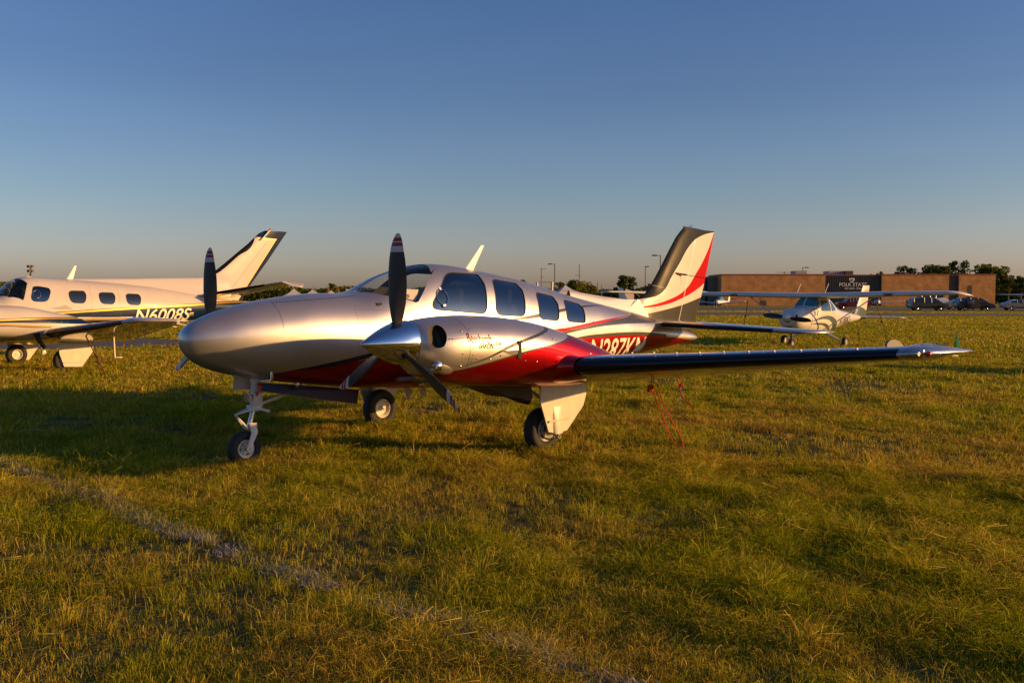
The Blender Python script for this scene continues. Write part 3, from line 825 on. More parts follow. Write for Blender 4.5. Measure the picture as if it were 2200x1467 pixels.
mb = MB(); mb.tube([NAC.at(a, b, 1, .004).tolist() for a, b in q], [.002, .005, .005, .004, .002], 6); mb.build('cowl_flourish', INKRED, baron, ORG)
for k, (px, py) in enumerate(z5([(615, 285), (630, 550), (1215, 440), (1330, 405), (1350, 490), (1455, 350), (1500, 640), (1370, 630), (1665, 345), (1690, 375), (1740, 390), (1360, 550), (1080, 570), (475, 375), (510, 375), (600, 690), (1140, 470), (800, 607), (950, 612)])):
    x, z = NAC.hit(px, py); mb = MB(); mb.ball(NAC.at(x, z, 1, .002), .0065 if k % 3 else .009, 5); mb.build('fastener', STEEL, baron, ORG)
# registration
a0 = FUS.hit(*z4([(628, 1165)])[0]); a1 = FUS.hit(*z4([(1068, 1150)])[0])
t0 = FUS.hit(*z4([(628, 987)])[0]); t1 = FUS.hit(*z4([(1060, 965)])[0])
text_on(FUS, "N287KM", t0[0] - .01, t0[1] - .30, t1[0], t1[1] - .30, .30, 1, 'registration_lettering', CREAM, baron, ORG, bold=.012)
text_on(FUS, "N287KM", t1[0], t1[1] - .30, t0[0], t0[1] - .30, .30, -1, 'registration_lettering', CREAM, baron, ORG, bold=.012)

# ---- wings
p = Paint('wing_paint', (.55, .54, .52), ORG, rough=.24, metal=.8, coat=1.0)
for y0 in (2.9, 3.6, 4.3, 5.0): pass
M_WING = p.done(.15)
WSEC = [(-2.60, .42, .86, 2.42, .14, 4), (-2.98, 1.25, .93, 1.95, .15, 5.0), (-3.13, 2.10, 1.015, 1.66, .155, 6.5), (-3.37, 3.75, 1.135, 1.29, .14, 4.8), (-3.60, 5.40, 1.252, .93, .125, 3.0),
        (-3.65, 5.49, 1.258, .86, .12, 2.6), (-3.75, 5.56, 1.260, .76, .11, 2), (-3.89, 5.61, 1.262, .61, .09, 1), (-4.08, 5.65, 1.262, .38, .06, 0), (-4.22, 5.665, 1.258, .20, .05, 0)]
WSEC = [(a, b, c - .045 + .004 * max(0, b - 2), d, e, f + (1.0 if b < 5 else 0)) for a, b, c, d, e, f in WSEC]
def interp_sec(S, y):
    ys = [q[1] for q in S]; return tuple(float(np.interp(y, ys, [q[k] for q in S])) if k != 1 else y for k in range(6))
for s in (1, -1):
    mb = MB(); secs = [(a, s * b, c, d, e, f) for a, b, c, d, e, f in WSEC]; mb.loft(wing_rings(secs)); w = mb.build('wing', M_WING, baron, ORG, ang=50)
    ys = np.linspace(2.27, 5.36, 12); secs = [interp_sec(WSEC, float(y)) for y in ys]; secs = [(a, s * b, c, d, e, f) for a, b, c, d, e, f in secs]
    mb = MB(); mb.loft(wing_rings(secs, front=.085, grow=.004), closed=False, caps=False); mb.build('deice_boot', BOOT, w, ORG, ang=60)
    # leading edge cuff against the nacelle
    secs = []
    for y, g in ((2.02, .10), (2.12, .085), (2.19, .06), (2.25, .030), (2.30, .010)):
        a, b, c, d, e, f = interp_sec(WSEC, y); secs.append((a + g * .9, s * y, c + .004, .62 + g, .30 + g * 1.2, f))
    mb = MB(); mb.loft([r_[:] for r_ in wing_rings(secs, front=.6)], closed=False, caps=False)
    CUFF = mat("cuff_red", RED, rough=.3, metal=.85, coat=.9); cf = mb.build('leading_edge_cuff', CUFF, w, ORG, ang=60)
    # dome-head screws along the cuff edge
    for k in range(9):
        aa = R(20 + k * 17); a, b, c, d, e, f = interp_sec(WSEC, 2.10)
    rg = wing_rings([secs[1]], front=.6)[0]; cen = np.mean(np.array(rg), axis=0)
    for k in range(3, len(rg) - 12, 3):
        q = np.array(rg[k]); d_ = q - cen; d_ /= np.linalg.norm(d_); mb = MB(); mb.ball(q + d_ * .004, .0075, 5); mb.build('screw_head', STEEL, cf, ORG)
    # flap and aileron lines: separate trailing pieces standing 3 mm proud
    for (ya, yb, nm) in ((2.3, 3.7, 'flap'), (3.74, 5.2, 'aileron')):
        rr = []
        for y in (ya, (ya + yb) / 2, yb):
            a, b, c, d, e, f = interp_sec(WSEC, y); af = airfoil(e, .02, 26); q = af[af[:, 0] >= .76]; up = q[q[:, 1] >= 0.0]; ci = math.cos(R(f)); si = math.sin(R(f))
            k = len(q); rr.append([(a - pp[0] * d * ci, s * y, c + (pp[1] + .003 / d * (1 if i < k / 2 else -1)) * d - pp[0] * d * si) for i, pp in enumerate(q)])
        mb = MB(); mb.loft(rr); mb.build(nm, M_WING, w, ORG, ang=35)
    # vortex generators and stall strip tabs along the top of the leading edge
    for k in range(24):
        y = 2.36 + k * .120 + (0.02 if k % 2 else 0); a, b, c, d, e, f = interp_sec(WSEC, y)
        big = k % 2 == 0
        x = a - .105 * d; z = c + (0.072 if d > 1.4 else .066) * d * e / .14 - .006
        mb = MB(); mb.box((x, s * y, z + .006), (.026 if big else .008, .020 if big else .006, .010 if big else .006), bev=.003); mb.build('vortex_generator', GREY_PLASTIC, w, ORG)
    # lens over the tip lights
    ys = np.linspace(5.39, 5.62, 6); secs = [interp_sec(WSEC, float(y)) for y in ys]
    gr = [.006, .016, .020, .018, .012, .003]
    lr = []
    for sc, g in zip(secs, gr):
        a, b, c, d, e, f = sc; lr += wing_rings([(a, s * b, c, d, e, f)], front=.30, grow=g)
    mb = MB(); mb.loft(lr, closed=False, caps=False); ln = mb.build('tip_light_lens', LENS, w, ORG, ang=60)
    mb = MB(); a, b, c, d, e, f = interp_sec(WSEC, 5.55); mb.ball((a + .012, s * 5.565, c), (.02, .022, .022), 10); mb.build('navigation_lamp', RED_LAMP if s > 0 else mat("green_lamp_glass", (.01, .3, .08), rough=.1, coat=1), ln, ORG)
    mb = MB(); mb.box((a + .03, s * 5.535, c), (.02, .012, .07), bev=.004); mb.lathe([(-.05, .018), (.05, .018)], (a + .07, s * 5.47, c), (.25, s, 0), 10, caps=True); mb.build('strobe_tube', STEEL, ln, ORG)
    # small fence standing on the wing inboard of the lens
    a, b, c, d, e, f = interp_sec(WSEC, 5.14)
    mb = MB(); P = [(a - .36, c + .02), (a - .355, c + .05), (a - .37, c + .09), (a - .42, c + .115), (a - .52, c + .12), (a - .62, c + .10), (a - .70, c + .06), (a - .74, c + .01)]
    mb.plate([(x, s * 5.12, z) for x, z in P], (0, s * .02, 0)); mb.build('wing_fence', mat("fence_grey", (.16, .15, .135), rough=.4), w, ORG, ang=30)
    # static wicks
    for y in (4.3, 4.8, 5.15, 5.45):
        a, b, c, d, e, f = interp_sec(WSEC, y); x = a - d; z = c - d * math.sin(R(f)); mb = MB(); mb.tube([(x + .01, s * y, z), (x - .13, s * (y + .01), z - .012)], .0045, 6); mb.build('static_wick', GREY_PLASTIC, w, ORG)
    a, b, c, d, e, f = interp_sec(WSEC, 3.05)
    mb = MB(); mb.tube([(-3.95, s * 2.70, .93), (-3.95, s * 2.70, .85), (-3.93, s * 2.70, .835), (-3.91, s * 2.70, .85), (-3.91, s * 2.70, .93)], .006, 6); mb.build('tie_down_ring', STEEL, w, ORG)

# ---- tail
fx = lambda P: [(float(q[0]), float(q[2])) for q in (un(a, b, 'y', .03) for a, b in P)]
le = fx([(1373, 642), (1389, 632), (1403, 612), (1427, 566), (1454, 512), (1468, 493), (1476, 487)]); te = fx([(1503, 662), (1514, 618), (1538, 500)])
lz = [q[1] for q in le]; lx = [q[0] for q in le]; tz = [q[1] for q in te][0:3]; tx = [q[0] for q in te]
LEX = lambda z: float(np.interp(z, lz, lx)); TEX = lambda z: float(np.interp(z, tz, tx)) if z > tz[0] else tx[0] + (tx[1] - tx[0]) / (tz[1] - tz[0]) * (z - tz[0])
p = Paint('fin_livery', PEARL, ORG, rough=.3, metal=.05, coat=.03)
sw_t = fx(z4([(965, 738), (1200, 680), (1350, 600), (1450, 465), (1540, 310), (1600, 150)])); sw_b = fx(z4([(965, 741), (1150, 722), (1330, 662), (1450, 600), (1560, 515)]))
p.layer(p.band(sw_t, sw_b, -9.4, sw_t[0][0]), (.42, .006, .008), .1)
gl = fx(z4([(900, 815), (1000, 795), (1200, 750), (1330, 715), (1500, 655)]))
p.layer(p.below(gl), GREY, .4)
dk = fx(z4([(970, 672), (1050, 662), (1130, 640), (1190, 590), (1240, 500), (1300, 400), (1400, 240), (1470, 182), (1610, 143)]))
p.layer(p.above(dk), (.022, .025, .028), .0)
hg = fx(z4([(1300, 870), (1360, 560), (1440, 200)]))
p.layer(p.seg(hg[0], hg[2], .014), (.85, .83, .75), .6, .8)
p.layer(p.seg((hg[0][0] + .035, hg[0][1]), (hg[2][0] + .035, hg[2][1]), .008, .035), (.05, .05, .05), None, .7)
tb = fx(z4([(1415, 780), (1475, 490)])); p.layer(p.seg(tb[0], tb[1], .008), (.1, .1, .1), None, .6)
p.layer(p.seg(fx(z4([(1110, 560)]))[0], fx(z4([(1180, 580)]))[0], .006), (.6, .6, .6), None, .6)
M_FIN = p.done(spec=.05)
zs = [1.10, 1.30, 1.45, 1.56, 1.64, 1.69, 1.75, 1.85, 2.0, 2.2, 2.4, 2.6, 2.70, 2.745]
secs = []
for z in zs:
    xl = LEX(z) if z > lz[0] else LEX(lz[0]) + (0.0 if z > 1.5 else .05); xt = TEX(z); c = xl - xt; secs.append((xl, 0, z, c, .10 if z < 2.6 else .085, 0))
mb = MB(); mb.loft(wing_rings(secs, vert=True)); fin = mb.build('fin', M_FIN, baron, ORG, ang=50)
# sloping tip cap, beacon, dorsal fin
xl, xt = LEX(2.745), TEX(2.745)
mb = MB(); af = airfoil(.085, 0, 14); c = xl - xt
r0 = [(xl - q[0] * c, q[1] * c, 2.746) for q in af]; r1 = [(xl - .02 - q[0] * (c - .05), q[1] * c * .6, 2.785 - .055 * q[0]) for q in af]
mb.loft([r0, r1]); mb.build('fin_cap', mat("fin_cap_grey", (.025, .028, .03), rough=.3, coat=.5), fin, ORG)
mb = MB(); mb.lathe([(0, .035), (.02, .035), (.04, .026), (.052, 0)], (xl - .22, 0, 2.765), (0, 0, 1), 16); mb.build('beacon', LENS, fin, ORG)
dz = fx([(1225, 624), (1242, 627), (1300, 637), (1347, 643), (1374, 643)])
mb = MB(); rings = []
for x, zt in dz:
    zb = float(FUS.par(FUS.u_at(x))[1]) - .03; w_ = .03 + .02 * min(1, (dz[0][0] - x))
    rings.append([(x, w_ * 1.6, zb), (x, w_, zb + (zt - zb) * .6), (x, w_ * .5, zt - .004), (x, 0, zt), (x, -w_ * .5, zt - .004), (x, -w_, zb + (zt - zb) * .6), (x, -w_ * 1.6, zb)])
x = -7.6; rings.append([(x, .06, 1.3), (x, .05, 1.5), (x, .03, dz[-1][1] - .004), (x, 0, dz[-1][1]), (x, -.03, dz[-1][1] - .004), (x, -.05, 1.5), (x, -.06, 1.3)])
mb.loft(rings, closed=False, caps=False); mb.build('dorsal_fin', mat("dorsal_pearl", PEARL, rough=.3, metal=.35, coat=.7), baron, ORG, ang=60)
# blade antennas on the fin sides and horn line
for s in (1, -1):
    a = un(1450, 587, 'y', .06 ); b = un(1478, 591, 'y', .09); c_ = un(1528, 601, 'y', .30)
    mb = MB(); mb.tube([(a[0], s * .05, a[2]), (b[0] + .1, s * .13, b[2])], [.016, .014], 8); mb.tube([(b[0] + .1, s * .13, b[2]), (c_[0] + .2, s * .42, c_[2])], [.006, .004], 6); mb.build('tail_antenna', DARKMETAL, fin, ORG)
TSEC = [(-7.30, .05, 1.300, 1.28, .09, 0), (-7.36, .25, 1.295, 1.22, .09, 0), (-7.80, 2.22, 1.215, .80, .085, 0), (-7.93, 2.33, 1.211, .70, .075, 0), (-8.10, 2.40, 1.208, .48, .06, 0), (-8.32, 2.44, 1.205, .2, .05, 0)]
for s in (1, -1):
    mb = MB(); mb.loft(wing_rings([(a, s * b, c, d, e, f) for a, b, c, d, e, f in TSEC], camber=0)); st = mb.build('tailplane', M_WING, baron, ORG, ang=50)
    secs = [interp_sec(TSEC, y) for y in np.linspace(.3, 1.9, 5)]
    mb = MB(); mb.loft(wing_rings([(a, s * b, c, d, e, f) for a, b, c, d, e, f in secs], front=.08, grow=.004, camber=0), closed=False, caps=False); mb.build('deice_boot', BOOT, st, ORG, ang=60)
# whip and blade antennas
def blade_ant(x, z, dx, h, c0, c1, name='antenna_blade', m=GREY_PLASTIC, parent=baron, org=ORG, y=0.0, t=.016):
    r0 = [(x - q[0] * c0, y + q[1] * c0 * t / .02, z) for q in airfoil(.10, 0, 8)]; r1 = [(x - dx - q[0] * c1, y + q[1] * c1 * t / .02, z + h) for q in airfoil(.10, 0, 8)]
    mb = MB(); mb.loft([r0, r1]); return mb.build(name, m, parent, org)
q0 = un(996, 577, 'y', 0.0); q1 = un(1034, 527, 'y', 0.0)
blade_ant(float(q0[0]), 2.0, float(q0[0] - q1[0]), float(q1[2]) - 2.0, .15, .05)
blade_ant(-3.2, .66, .06, -.16, .12, .08, y=-.2); blade_ant(-2.75, .66, .05, -.14, .10, .05, y=.1)
mb = MB(); a = un(1337, 666, 'y', .02); b = un(1341, 646, 'y', .02); mb.tube([a, (b[0], .02, b[2])], [.01, .005], 6); a = un(1343, 669, 'y', .05); b = un(1371, 641, 'y', .05); mb.tube([(a[0], .05, a[2]), (b[0], .05, b[2])], [.006, .005], 6)
mb.build('whip_antenna', STEEL, baron, ORG)
# door handle, small vents, drains
for (px, py, r_) in [(1138, 703, .02), (1272, 690, .014)]:
    x, z = FUS.hit(px, py); mb = MB(); q = FUS.at(x, z, 1, .008); mb.box(q, (.05, .012, .02), bev=.004); mb.build('door_handle', STEEL, baron, ORG)
# belly light and vents
mb = MB(); mb.ball((-1.28, .22, .80), (.03, .02, .03), 8); mb.build('belly_vent', STEEL, baron, ORG)

# ---- landing gear
for s in (1, -1):
    P = [(-3.385, .760), (-3.37, .585), (-3.505, .235), (-3.60, .215), (-3.64, .205), (-3.70, .215), (-3.80, .225), (-4.075, .475), (-4.125, .60), (-4.125, .775)]
    mb = MB(); mb.plate([(x, s * 1.625, z) for x, z in P], (0, s * .014, 0))
    d = mb.build('main_gear_door', DOOR_WHITE, baron, ORG, ang=30)
    mb = MB(); mb.tube([(-3.495, s * 1.650, .345), (-3.82, s * 1.650, .357)], .012, 8)
    rings = []
    for (z, wd, dp) in ((.50, .085, .002), (.44, .085, .014), (.36, .082, .022), (.27, .078, .028), (.205, .07, .030)):
        rings.append([(-3.655 + wd * math.cos(t), s * (1.637 + dp * math.sin(t)), z) for t in np.linspace(0, math.pi, 9)])
    mb.loft(rings, closed=False, caps=False); mb.build('door_stiffener', DOOR_WHITE, d, ORG)
    mb = MB()
    for i, x in enumerate((-3.575, -3.615, -3.67, -3.705)):
        for k in range(3): mb.lathe([(0, .004), (.008, .004), (.008, 0)], (x, s * 1.643, .375 + k * .022), (0, s, 0), 6)
    mb.build('door_screws', DARK, d, ORG)
    add_wheel(baron, ORG, (-3.60, s * 1.455, .235), .245, .165, s)
    mb = MB(); mb.tube([(-3.62, s * 1.58, .80), (-3.62, s * 1.58, .42)], .045, 14); mb.tube([(-3.62, s * 1.58, .44), (-3.61, s * 1.58, .20)], .03, 14)
    mb.tube([(-3.61, s * 1.58, .235), (-3.60, s * 1.50, .235)], .03, 10); mb.tube([(-3.50, s * 1.45, .78), (-3.60, s * 1.57, .55)], .02, 8); mb.tube([(-3.30, s * 1.35, .80), (-3.58, s * 1.57, .52)], .018, 8)
    leg = mb.build('main_gear_leg', WHITE_GEAR, baron, ORG)
    mb = MB(); mb.tube([(-3.66, s * 1.58, .44), (-3.80, s * 1.58, .33), (-3.66, s * 1.58, .22)], .014, 8); mb.build('torque_link', WHITE_GEAR, leg, ORG)
    mb = MB(); mb.lathe([(0, 0), (0, .085), (.03, .085), (.03, 0)], (-3.60, s * 1.545, .235), (0, s, 0), 20); mb.box((-3.70, s * 1.575, .20), (.07, .06, .12), bev=.01)
    for z in (.165, .235): mb.lathe([(0, .026), (.02, .026), (.02, .012), (.005, .012)], (-3.70, s * 1.605, z), (0, s, 0), 12)
    mb.build('brake', STEEL, leg, ORG)
# nose gear
Wp = lambda px, py, y: tuple(float(q) for q in un(px, py, 'y', y))
mb = MB(); a = Wp(552, 812, .02); b = Wp(548, 872, .02)
mb.tube([(a[0], 0, .90), (b[0], 0, .60)], [.05, .042], 14); mb.box((b[0] + .0, 0, .575), (.12, .11, .06), bev=.012)
mb.box((b[0] - .045, 0, .68), (.06, .09, .2), bev=.01)
lg = mb.build('nose_gear_leg', WHITE_GEAR, baron, ORG)
c1 = Wp(539, 880, .0); c2 = Wp(533, 912, .0)
mb = MB(); mb.tube([(b[0], 0, .57), (c2[0], 0, .36)], .026, 12); mb.build('oleo_strut', STEEL, lg, ORG)
K = Wp(505, 891, 0.0); K2 = Wp(528, 917, 0.0)
for y in (.035, -.035):
    mb = MB(); mb.tube([(b[0] + .04, y, .565), (K[0], y * .3, K[2]), (K2[0], y, K2[2] - .01)], [.016, .010, .014], 8); mb.build('torque_link', WHITE_GEAR, lg, ORG)
mb = MB(); f0 = Wp(541, 908, .03); f1 = Wp(546, 930, .075); f2 = Wp(540, 950, .09); f3 = Wp(532, 965, .085)
pts = [(c2[0], 0, .375), (f0[0], .05, f0[2]), (f1[0], .085, f1[2]), (f2[0], .088, f2[2]), (-.805, .085, .185)]
rings = []
for i, q in enumerate(pts):
    wd = [.045, .045, .038, .032, .03][i]; th = .014
    rings.append([(q[0] + wd * math.cos(t), q[1] + th * math.sin(t) * (1.6 if i == 0 else 1), q[2] + (0 if i else 0)) for t in np.linspace(0, 2 * math.pi, 13)[:-1]])
mb.loft(rings); mb.lathe([(0, .032), (.03, .032), (.03, .014), (.0, .014)], (-.80, .08, .185), (0, 1, 0), 16); mb.build('wheel_fork', WHITE_GEAR, lg, ORG)
add_wheel(baron, ORG, (-.80, -.005, .175), .178, .112, 1, frac=.52)
e0 = Wp(562, 868, .02); e1 = Wp(606, 851, .05); mb = MB(); mb.tube([(b[0] - .04, .0, .60), (e1[0], .02, e1[2]), (e1[0] - .25, .02, .80)], [.016, .02, .02], 8); mb.build('drag_brace', WHITE_GEAR, lg, ORG)
g1 = Wp(580, 884, .1); mb = MB(); mb.tube([(b[0] - .02, .03, .575), (g1[0], .1, g1[2])], [.014, .018], 8); mb.build('steering_arm', WHITE_GEAR, lg, ORG)
l0 = Wp(541, 852, .04); mb = MB(); mb.lathe([(-.05, .0), (-.04, .03), (0, .042), (.008, .042), (.008, .0)], (l0[0] + .05, .05, l0[2]), (1, .15, 0), 20); tl = mb.build('taxi_light', CHROME, baron, ORG)
mb = MB(); mb.lathe([(-.01, .044), (.012, .046), (.014, .04)], (l0[0] + .05, .05, l0[2]), (1, .15, 0), 20, caps=False); mb.build('light_rim', WHITE_GEAR, tl, ORG)
# doors of the nose gear bay
d0 = Wp(552, 822, .15); d1 = Wp(559, 840, .17); d2 = Wp(763, 867, .17); d3 = Wp(771, 845, .15)
mb = MB(); mb.plate([(d0[0], .16, .84), (d1[0], .20, d1[2]), (d2[0], .20, d2[2]), (d3[0], .16, .69)], (0, -.012, 0)); mb.build('nose_gear_door', mat("door_black", (.006, .006, .007), rough=.4), baron, ORG, smooth=False)
mb = MB(); mb.plate([(-.75, -.10, .90), (-.75, -.14, .755), (-.93, -.14, .75), (-.93, -.10, .88)], (0, .010, 0)); mb.plate([(d0[0], -.16, .84), (d1[0], -.20, .76), (d2[0], -.20, .53), (d3[0], -.16, .69)], (0, .012, 0)); mb.build('nose_gear_door', DOOR_WHITE, baron, ORG, smooth=False)
# pitot mast
q0 = Wp(578, 795, .20); q1 = Wp(578, 817, .22); q2 = Wp(563, 818, .22)
mb = MB(); mb.tube([(q0[0], .24, q0[2] + .03), (q0[0], .25, q1[2] + .02), (q0[0] + .01, .25, q1[2])], [.018, .019, .012], 10); mb.tube([(q0[0] + .01, .25, q1[2] + .005), (q0[0] + .13, .25, q1[2])], .009, 8); mb.build('pitot_mast', STEEL, baron, ORG)

# tie-down ropes and pennant near the silver twin
ROPE = mat("rope_red", (.62, .06, .02), rough=.8, noise=.5, nscale=60)
def twisted(mb, pts, r=.006, n=60):
    """two-strand rope along a polyline"""
    P = np.array(pts, float); d = np.concatenate([[0], np.cumsum(np.linalg.norm(np.diff(P, axis=0), axis=1))]); L = d[-1]
    t = np.linspace(0, L, max(12, int(L / .012))); Q = np.stack([np.interp(t, d, P[:, k]) for k in range(3)], -1)
    for ph in (0, math.pi):
        o = np.stack([np.cos(t * 90 + ph), np.sin(t * 90 + ph), 0 * t], -1) * r * .5
        mb.tube((Q + o).tolist(), r * .72, 5)
ropem = MB()
top = un(1400, 816, 'x', -3.93); foot = np.array([-3.92, 3.10, .17])
q = [top, un(1412, 850, 'x', -3.93), un(1437, 910, 'x', -3.92), un(1458, 952, 'x', -3.92), foot]
twisted(ropem, [top] + [un(a, b, 'x', -3.93) for a, b in [(1400, 826), (1410, 858), (1424, 895), (1440, 938), (1452, 955), (1464, 962)]])
twisted(ropem, [un(a, b, 'x', -3.95) for a, b in [(1402, 820), (1412, 826), (1424, 862), (1440, 897), (1456, 925), (1466, 945), (1467, 962)]])
rng = random.Random(4)
kn = un(1398, 834, 'x', -3.93)
for k in range(7):
    c = kn + np.array([rng.uniform(-.02, .02), rng.uniform(-.025, .025), rng.uniform(-.03, .03)])
    twisted(ropem, [c + .026 * np.array([math.cos(t + k), math.sin(t + k) * .8, math.sin(t * 1.3 + k)]) for t in np.linspace(0, 5, 9)])
o = ropem.build('tie_down_rope', ROPE)
tag(o, "red braided rope looping from under the silver wing to a ground anchor", "rope", "tie-down ropes")
a = un(1468, 963, 'x', -3.93); b = un(1470, 1002, 'z', 0.0)
mb = MB(); mb.tube([a + (0, 0, .015), a - (0, 0, .015)], .008, 8); mb.tube([a, (a[0], a[1], -.05)], .004, 6); mb.tube([(a[0], a[1] - .02, .06), (a[0], a[1] + .03, .045)], .004, 6)
tag(mb.build('ground_anchor', STEEL), "steel ground anchor at the foot of the looped red rope", "anchor")
ropem = MB(); tw = [un(a, b, 'x', -7.2) for a, b in [(1452, 805), (1456, 815), (1463, 845), (1470, 858), (1480, 866), (1488, 872)]]
twisted(ropem, tw, .009); kn = un(1464, 828, 'x', -7.2)
for k in range(3): twisted(ropem, [kn + .025 * np.array([math.cos(t + k), math.sin(t + k), math.sin(t * 1.3 + k)]) for t in np.linspace(0, 5, 9)], .009)
tag(ropem.build('tie_down_rope', ROPE), "short red rope with a knot behind the silver wing, right of the looped one", "rope", "tie-down ropes")
mb = MB(); b = un(1462, 832, 'x', -7.2)
for k in range(8):
    c = b + np.array([0, .012 * (-1) ** k, -.035 * k]); mb.tube([c + .014 * np.array([math.cos(t) * (k % 2), math.cos(t) * (1 - k % 2), 1.3 * math.sin(t)]) for t in np.linspace(0, 2 * math.pi, 9)], .003, 5, caps=False)
tag(mb.build('tie_down_chain', STEEL), "short steel chain hanging beside the short red rope", "chain")
g = un(2056, 765, 'z', 0.0); dp = float(np.dot(g - CAMP, FH)); topz = hz(712, dp)
gp = MB(); gp.loft([[(g[0] + r_ * math.cos(t), g[1] + r_ * math.sin(t), z) for t in np.linspace(0, 2 * math.pi, 5)[:-1]] for r_, z in ((.12, 0), (.07, topz * .5), (.012, topz))])
tag(gp.build('marker_cone', mat("marker_green", (.06, .30, .05), rough=.5), smooth=False), "slim green marker cone standing on the grass behind the silver wing tip", "marker")
rb = MB()
c = un(554, 822, 'y', .18)
for k in range(6):
    t = k * .9; rb.plate([c + (.02 * math.cos(t), .0, -.02 * k), c + (.045 * math.cos(t + .8), .02 * math.sin(t), -.02 * k + .015), c + (.03 * math.cos(t + 1.6), .015, -.02 * k - .03), c + (-.02 * math.cos(t), .01, -.02 * k - .035)], (0, .002, .001))
tag(rb.build('warning_ribbon', RED_PLASTIC, smooth=False), "crumpled red warning ribbon tied to the pitot mast above the nose wheel", "ribbon")

# ================================================================== the white and navy twin on the left
DORG = (-4.2, -15.8, 0.0)
duke = empty('twin_engine_aeroplane', DORG, "white twin-engine aeroplane with navy band, N6008S on its side, at the left edge", "aeroplane", group="propeller aeroplanes parked on the grass")
DF = Surf([(-.95, 1.30, 1.20, .03, 1.25, 2, 2), (-1.05, 1.42, 1.06, .17, 1.26, 2, 2), (-1.4, 1.53, .92, .33, 1.28, 2.1, 2.1), (-2.1, 1.64, .82, .50, 1.30, 2.2, 2.3), (-2.9, 1.70, .76, .59, 1.30, 2.3, 2.5),
           (-3.30, 1.735, .74, .62, 1.30, 2.3, 2.6), (-3.45, 1.86, .74, .625, 1.30, 2.3, 2.6), (-3.66, 2.06, .73, .63, 1.32, 2.25, 2.6), (-3.9, 2.165, .72, .64, 1.32, 2.3, 2.6), (-4.3, 2.175, .72, .65, 1.32, 2.35, 2.6),
           (-4.8, 2.145, .72, .65, 1.32, 2.35, 2.6), (-5.5, 2.10, .73, .65, 1.33, 2.35, 2.6), (-6.3, 2.045, .78, .62, 1.35, 2.3, 2.5), (-7.05, 1.975, .88, .56, 1.38, 2.2, 2.3), (-7.85, 1.865, 1.0, .46, 1.40, 2.1, 2.2),
           (-8.5, 1.77, 1.10, .37, 1.42, 2.1, 2.1), (-9.3, 1.66, 1.22, .25, 1.44, 2, 2), (-10.1, 1.57, 1.33, .14, 1.46, 2, 2), (-10.8, 1.50, 1.42, .04, 1.46, 2, 2)], -15.8)
def z1(pts): return [(a / 3.1429, 460 + b / 3.1429) for a, b in pts]
def z6(pts): return [(a / 5.6417, 560 + b / 5.6417) for a, b in pts]
WHITE = (.50, .48, .46); NAVY = (.004, .020, .062); GOLD = (.55, .33, .06)
p = Paint('navy_gold_livery', WHITE, DORG, rough=.35, metal=.02, coat=.06, inside=(.2, .19, .17))
g_t = DF.hits(z1([(440, 662), (900, 632), (1250, 612), (1540, 592)])); off = lambda L, d: [(a, b - d) for a, b in L]
g_t = sorted([(-2.0, g_t[0][1] - .16)] + g_t + [(-10.8, g_t[-1][1] + .05)])
nb = DF.hits(z1([(570, 735), (900, 735), (1280, 718)])); nb = sorted([(-2.0, nb[0][1] - .0)] + nb + [(-9.2, nb[-1][1] + .16), (-10.8, nb[-1][1] + .36)])
p.layer(p.band(off(g_t, .0), nb), NAVY, .0)
p.layer(p.band(g_t, off(g_t, .035)), GOLD, .5)
p.layer(p.band(off(g_t, -.018), g_t), NAVY, .3)
m1 = g_t
w_t = DF.hits(z6([(970, 686), (1350, 686)])); g2 = [(q[0], q[1]) for q in w_t]
wl = lambda d: [(-2.0, w_t[0][1] - d - .02), (w_t[0][0], w_t[0][1] - d), (w_t[1][0], w_t[1][1] - d), (-8.0, w_t[1][1] - d + .02)]
p.layer(p.band(sorted(wl(0)), sorted(wl(.022)), -6.35, -2.0, True), (.75, .72, .66), .1)
p.layer(p.band(sorted(wl(.034)), sorted(wl(.070)), -6.30, -2.0, True), GOLD, .5)
p.layer(p.seg((-5.33, 1.98), (-5.33, .9), .008), (.1, .1, .1), None, .5); p.layer(p.seg((-6.02, 1.98), (-6.02, 1.0), .008), (.1, .1, .1), None, .4); p.layer(p.seg((-5.33, 1.2), (-6.02, 1.2), .008), (.1, .1, .1), None, .4); p.layer(p.seg((-7.2, 1.9), (-7.2, 1.0), .012, .04), (.1, .1, .1), None, .4); p.layer(p.seg((-4.15, 2.15), (-4.15, 1.9), .008), (.1, .1, .1), None, .4)
M_DF = p.done(spec=.12)
D1 = DF.hits(z1([(203, 590), (222, 488), (265, 488), (330, 500), (342, 522), (322, 592)]))
D2 = DF.hits(z1([(456, 517), (565, 519), (582, 545), (575, 603), (478, 599)])); D3 = DF.hits(z1([(660, 528), (762, 531), (778, 556), (772, 609), (680, 605)])); D4 = DF.hits(z1([(843, 536), (935, 541), (951, 562), (947, 616), (862, 611)]))
DW = [rounded(W, .42) for W in (D1, D2, D3, D4)]
wsx = [(-3.30, R(86.5)), (-3.33, R(70))]
WS2 = DF.hits(z1([(5, 553), (60, 562), (158, 582), (165, 560), (184, 466)]))
l = [(float(DF.u_at(a)), b) for a, b in wsx]
for x_, z_ in WS2:
    u, v = DF.uv(np.array([x_]), np.array([z_]), 1); l.append((float(u[0]), float(v[0])))
l += [(float(DF.u_at(-3.86)), R(70)), (float(DF.u_at(-3.80)), R(86.5))]
l = densify(l, .05); outl = [l, [(u, math.pi - v) for u, v in l]]
for W in DW: outl += [to_uv(DF, W, 1), to_uv(DF, W, -1)]
V, N, A, reg = skin(DF, outl, 120, 60)
v_, n_, a_ = sub_mesh(V, N, A[reg == 0]); link_mesh('fuselage', v_ - np.array(DORG), a_, M_DF, duke, True, normals=n_)
DG = mat("dark_tinted_window", (.012, .016, .018), rough=.04, coat=1.0)
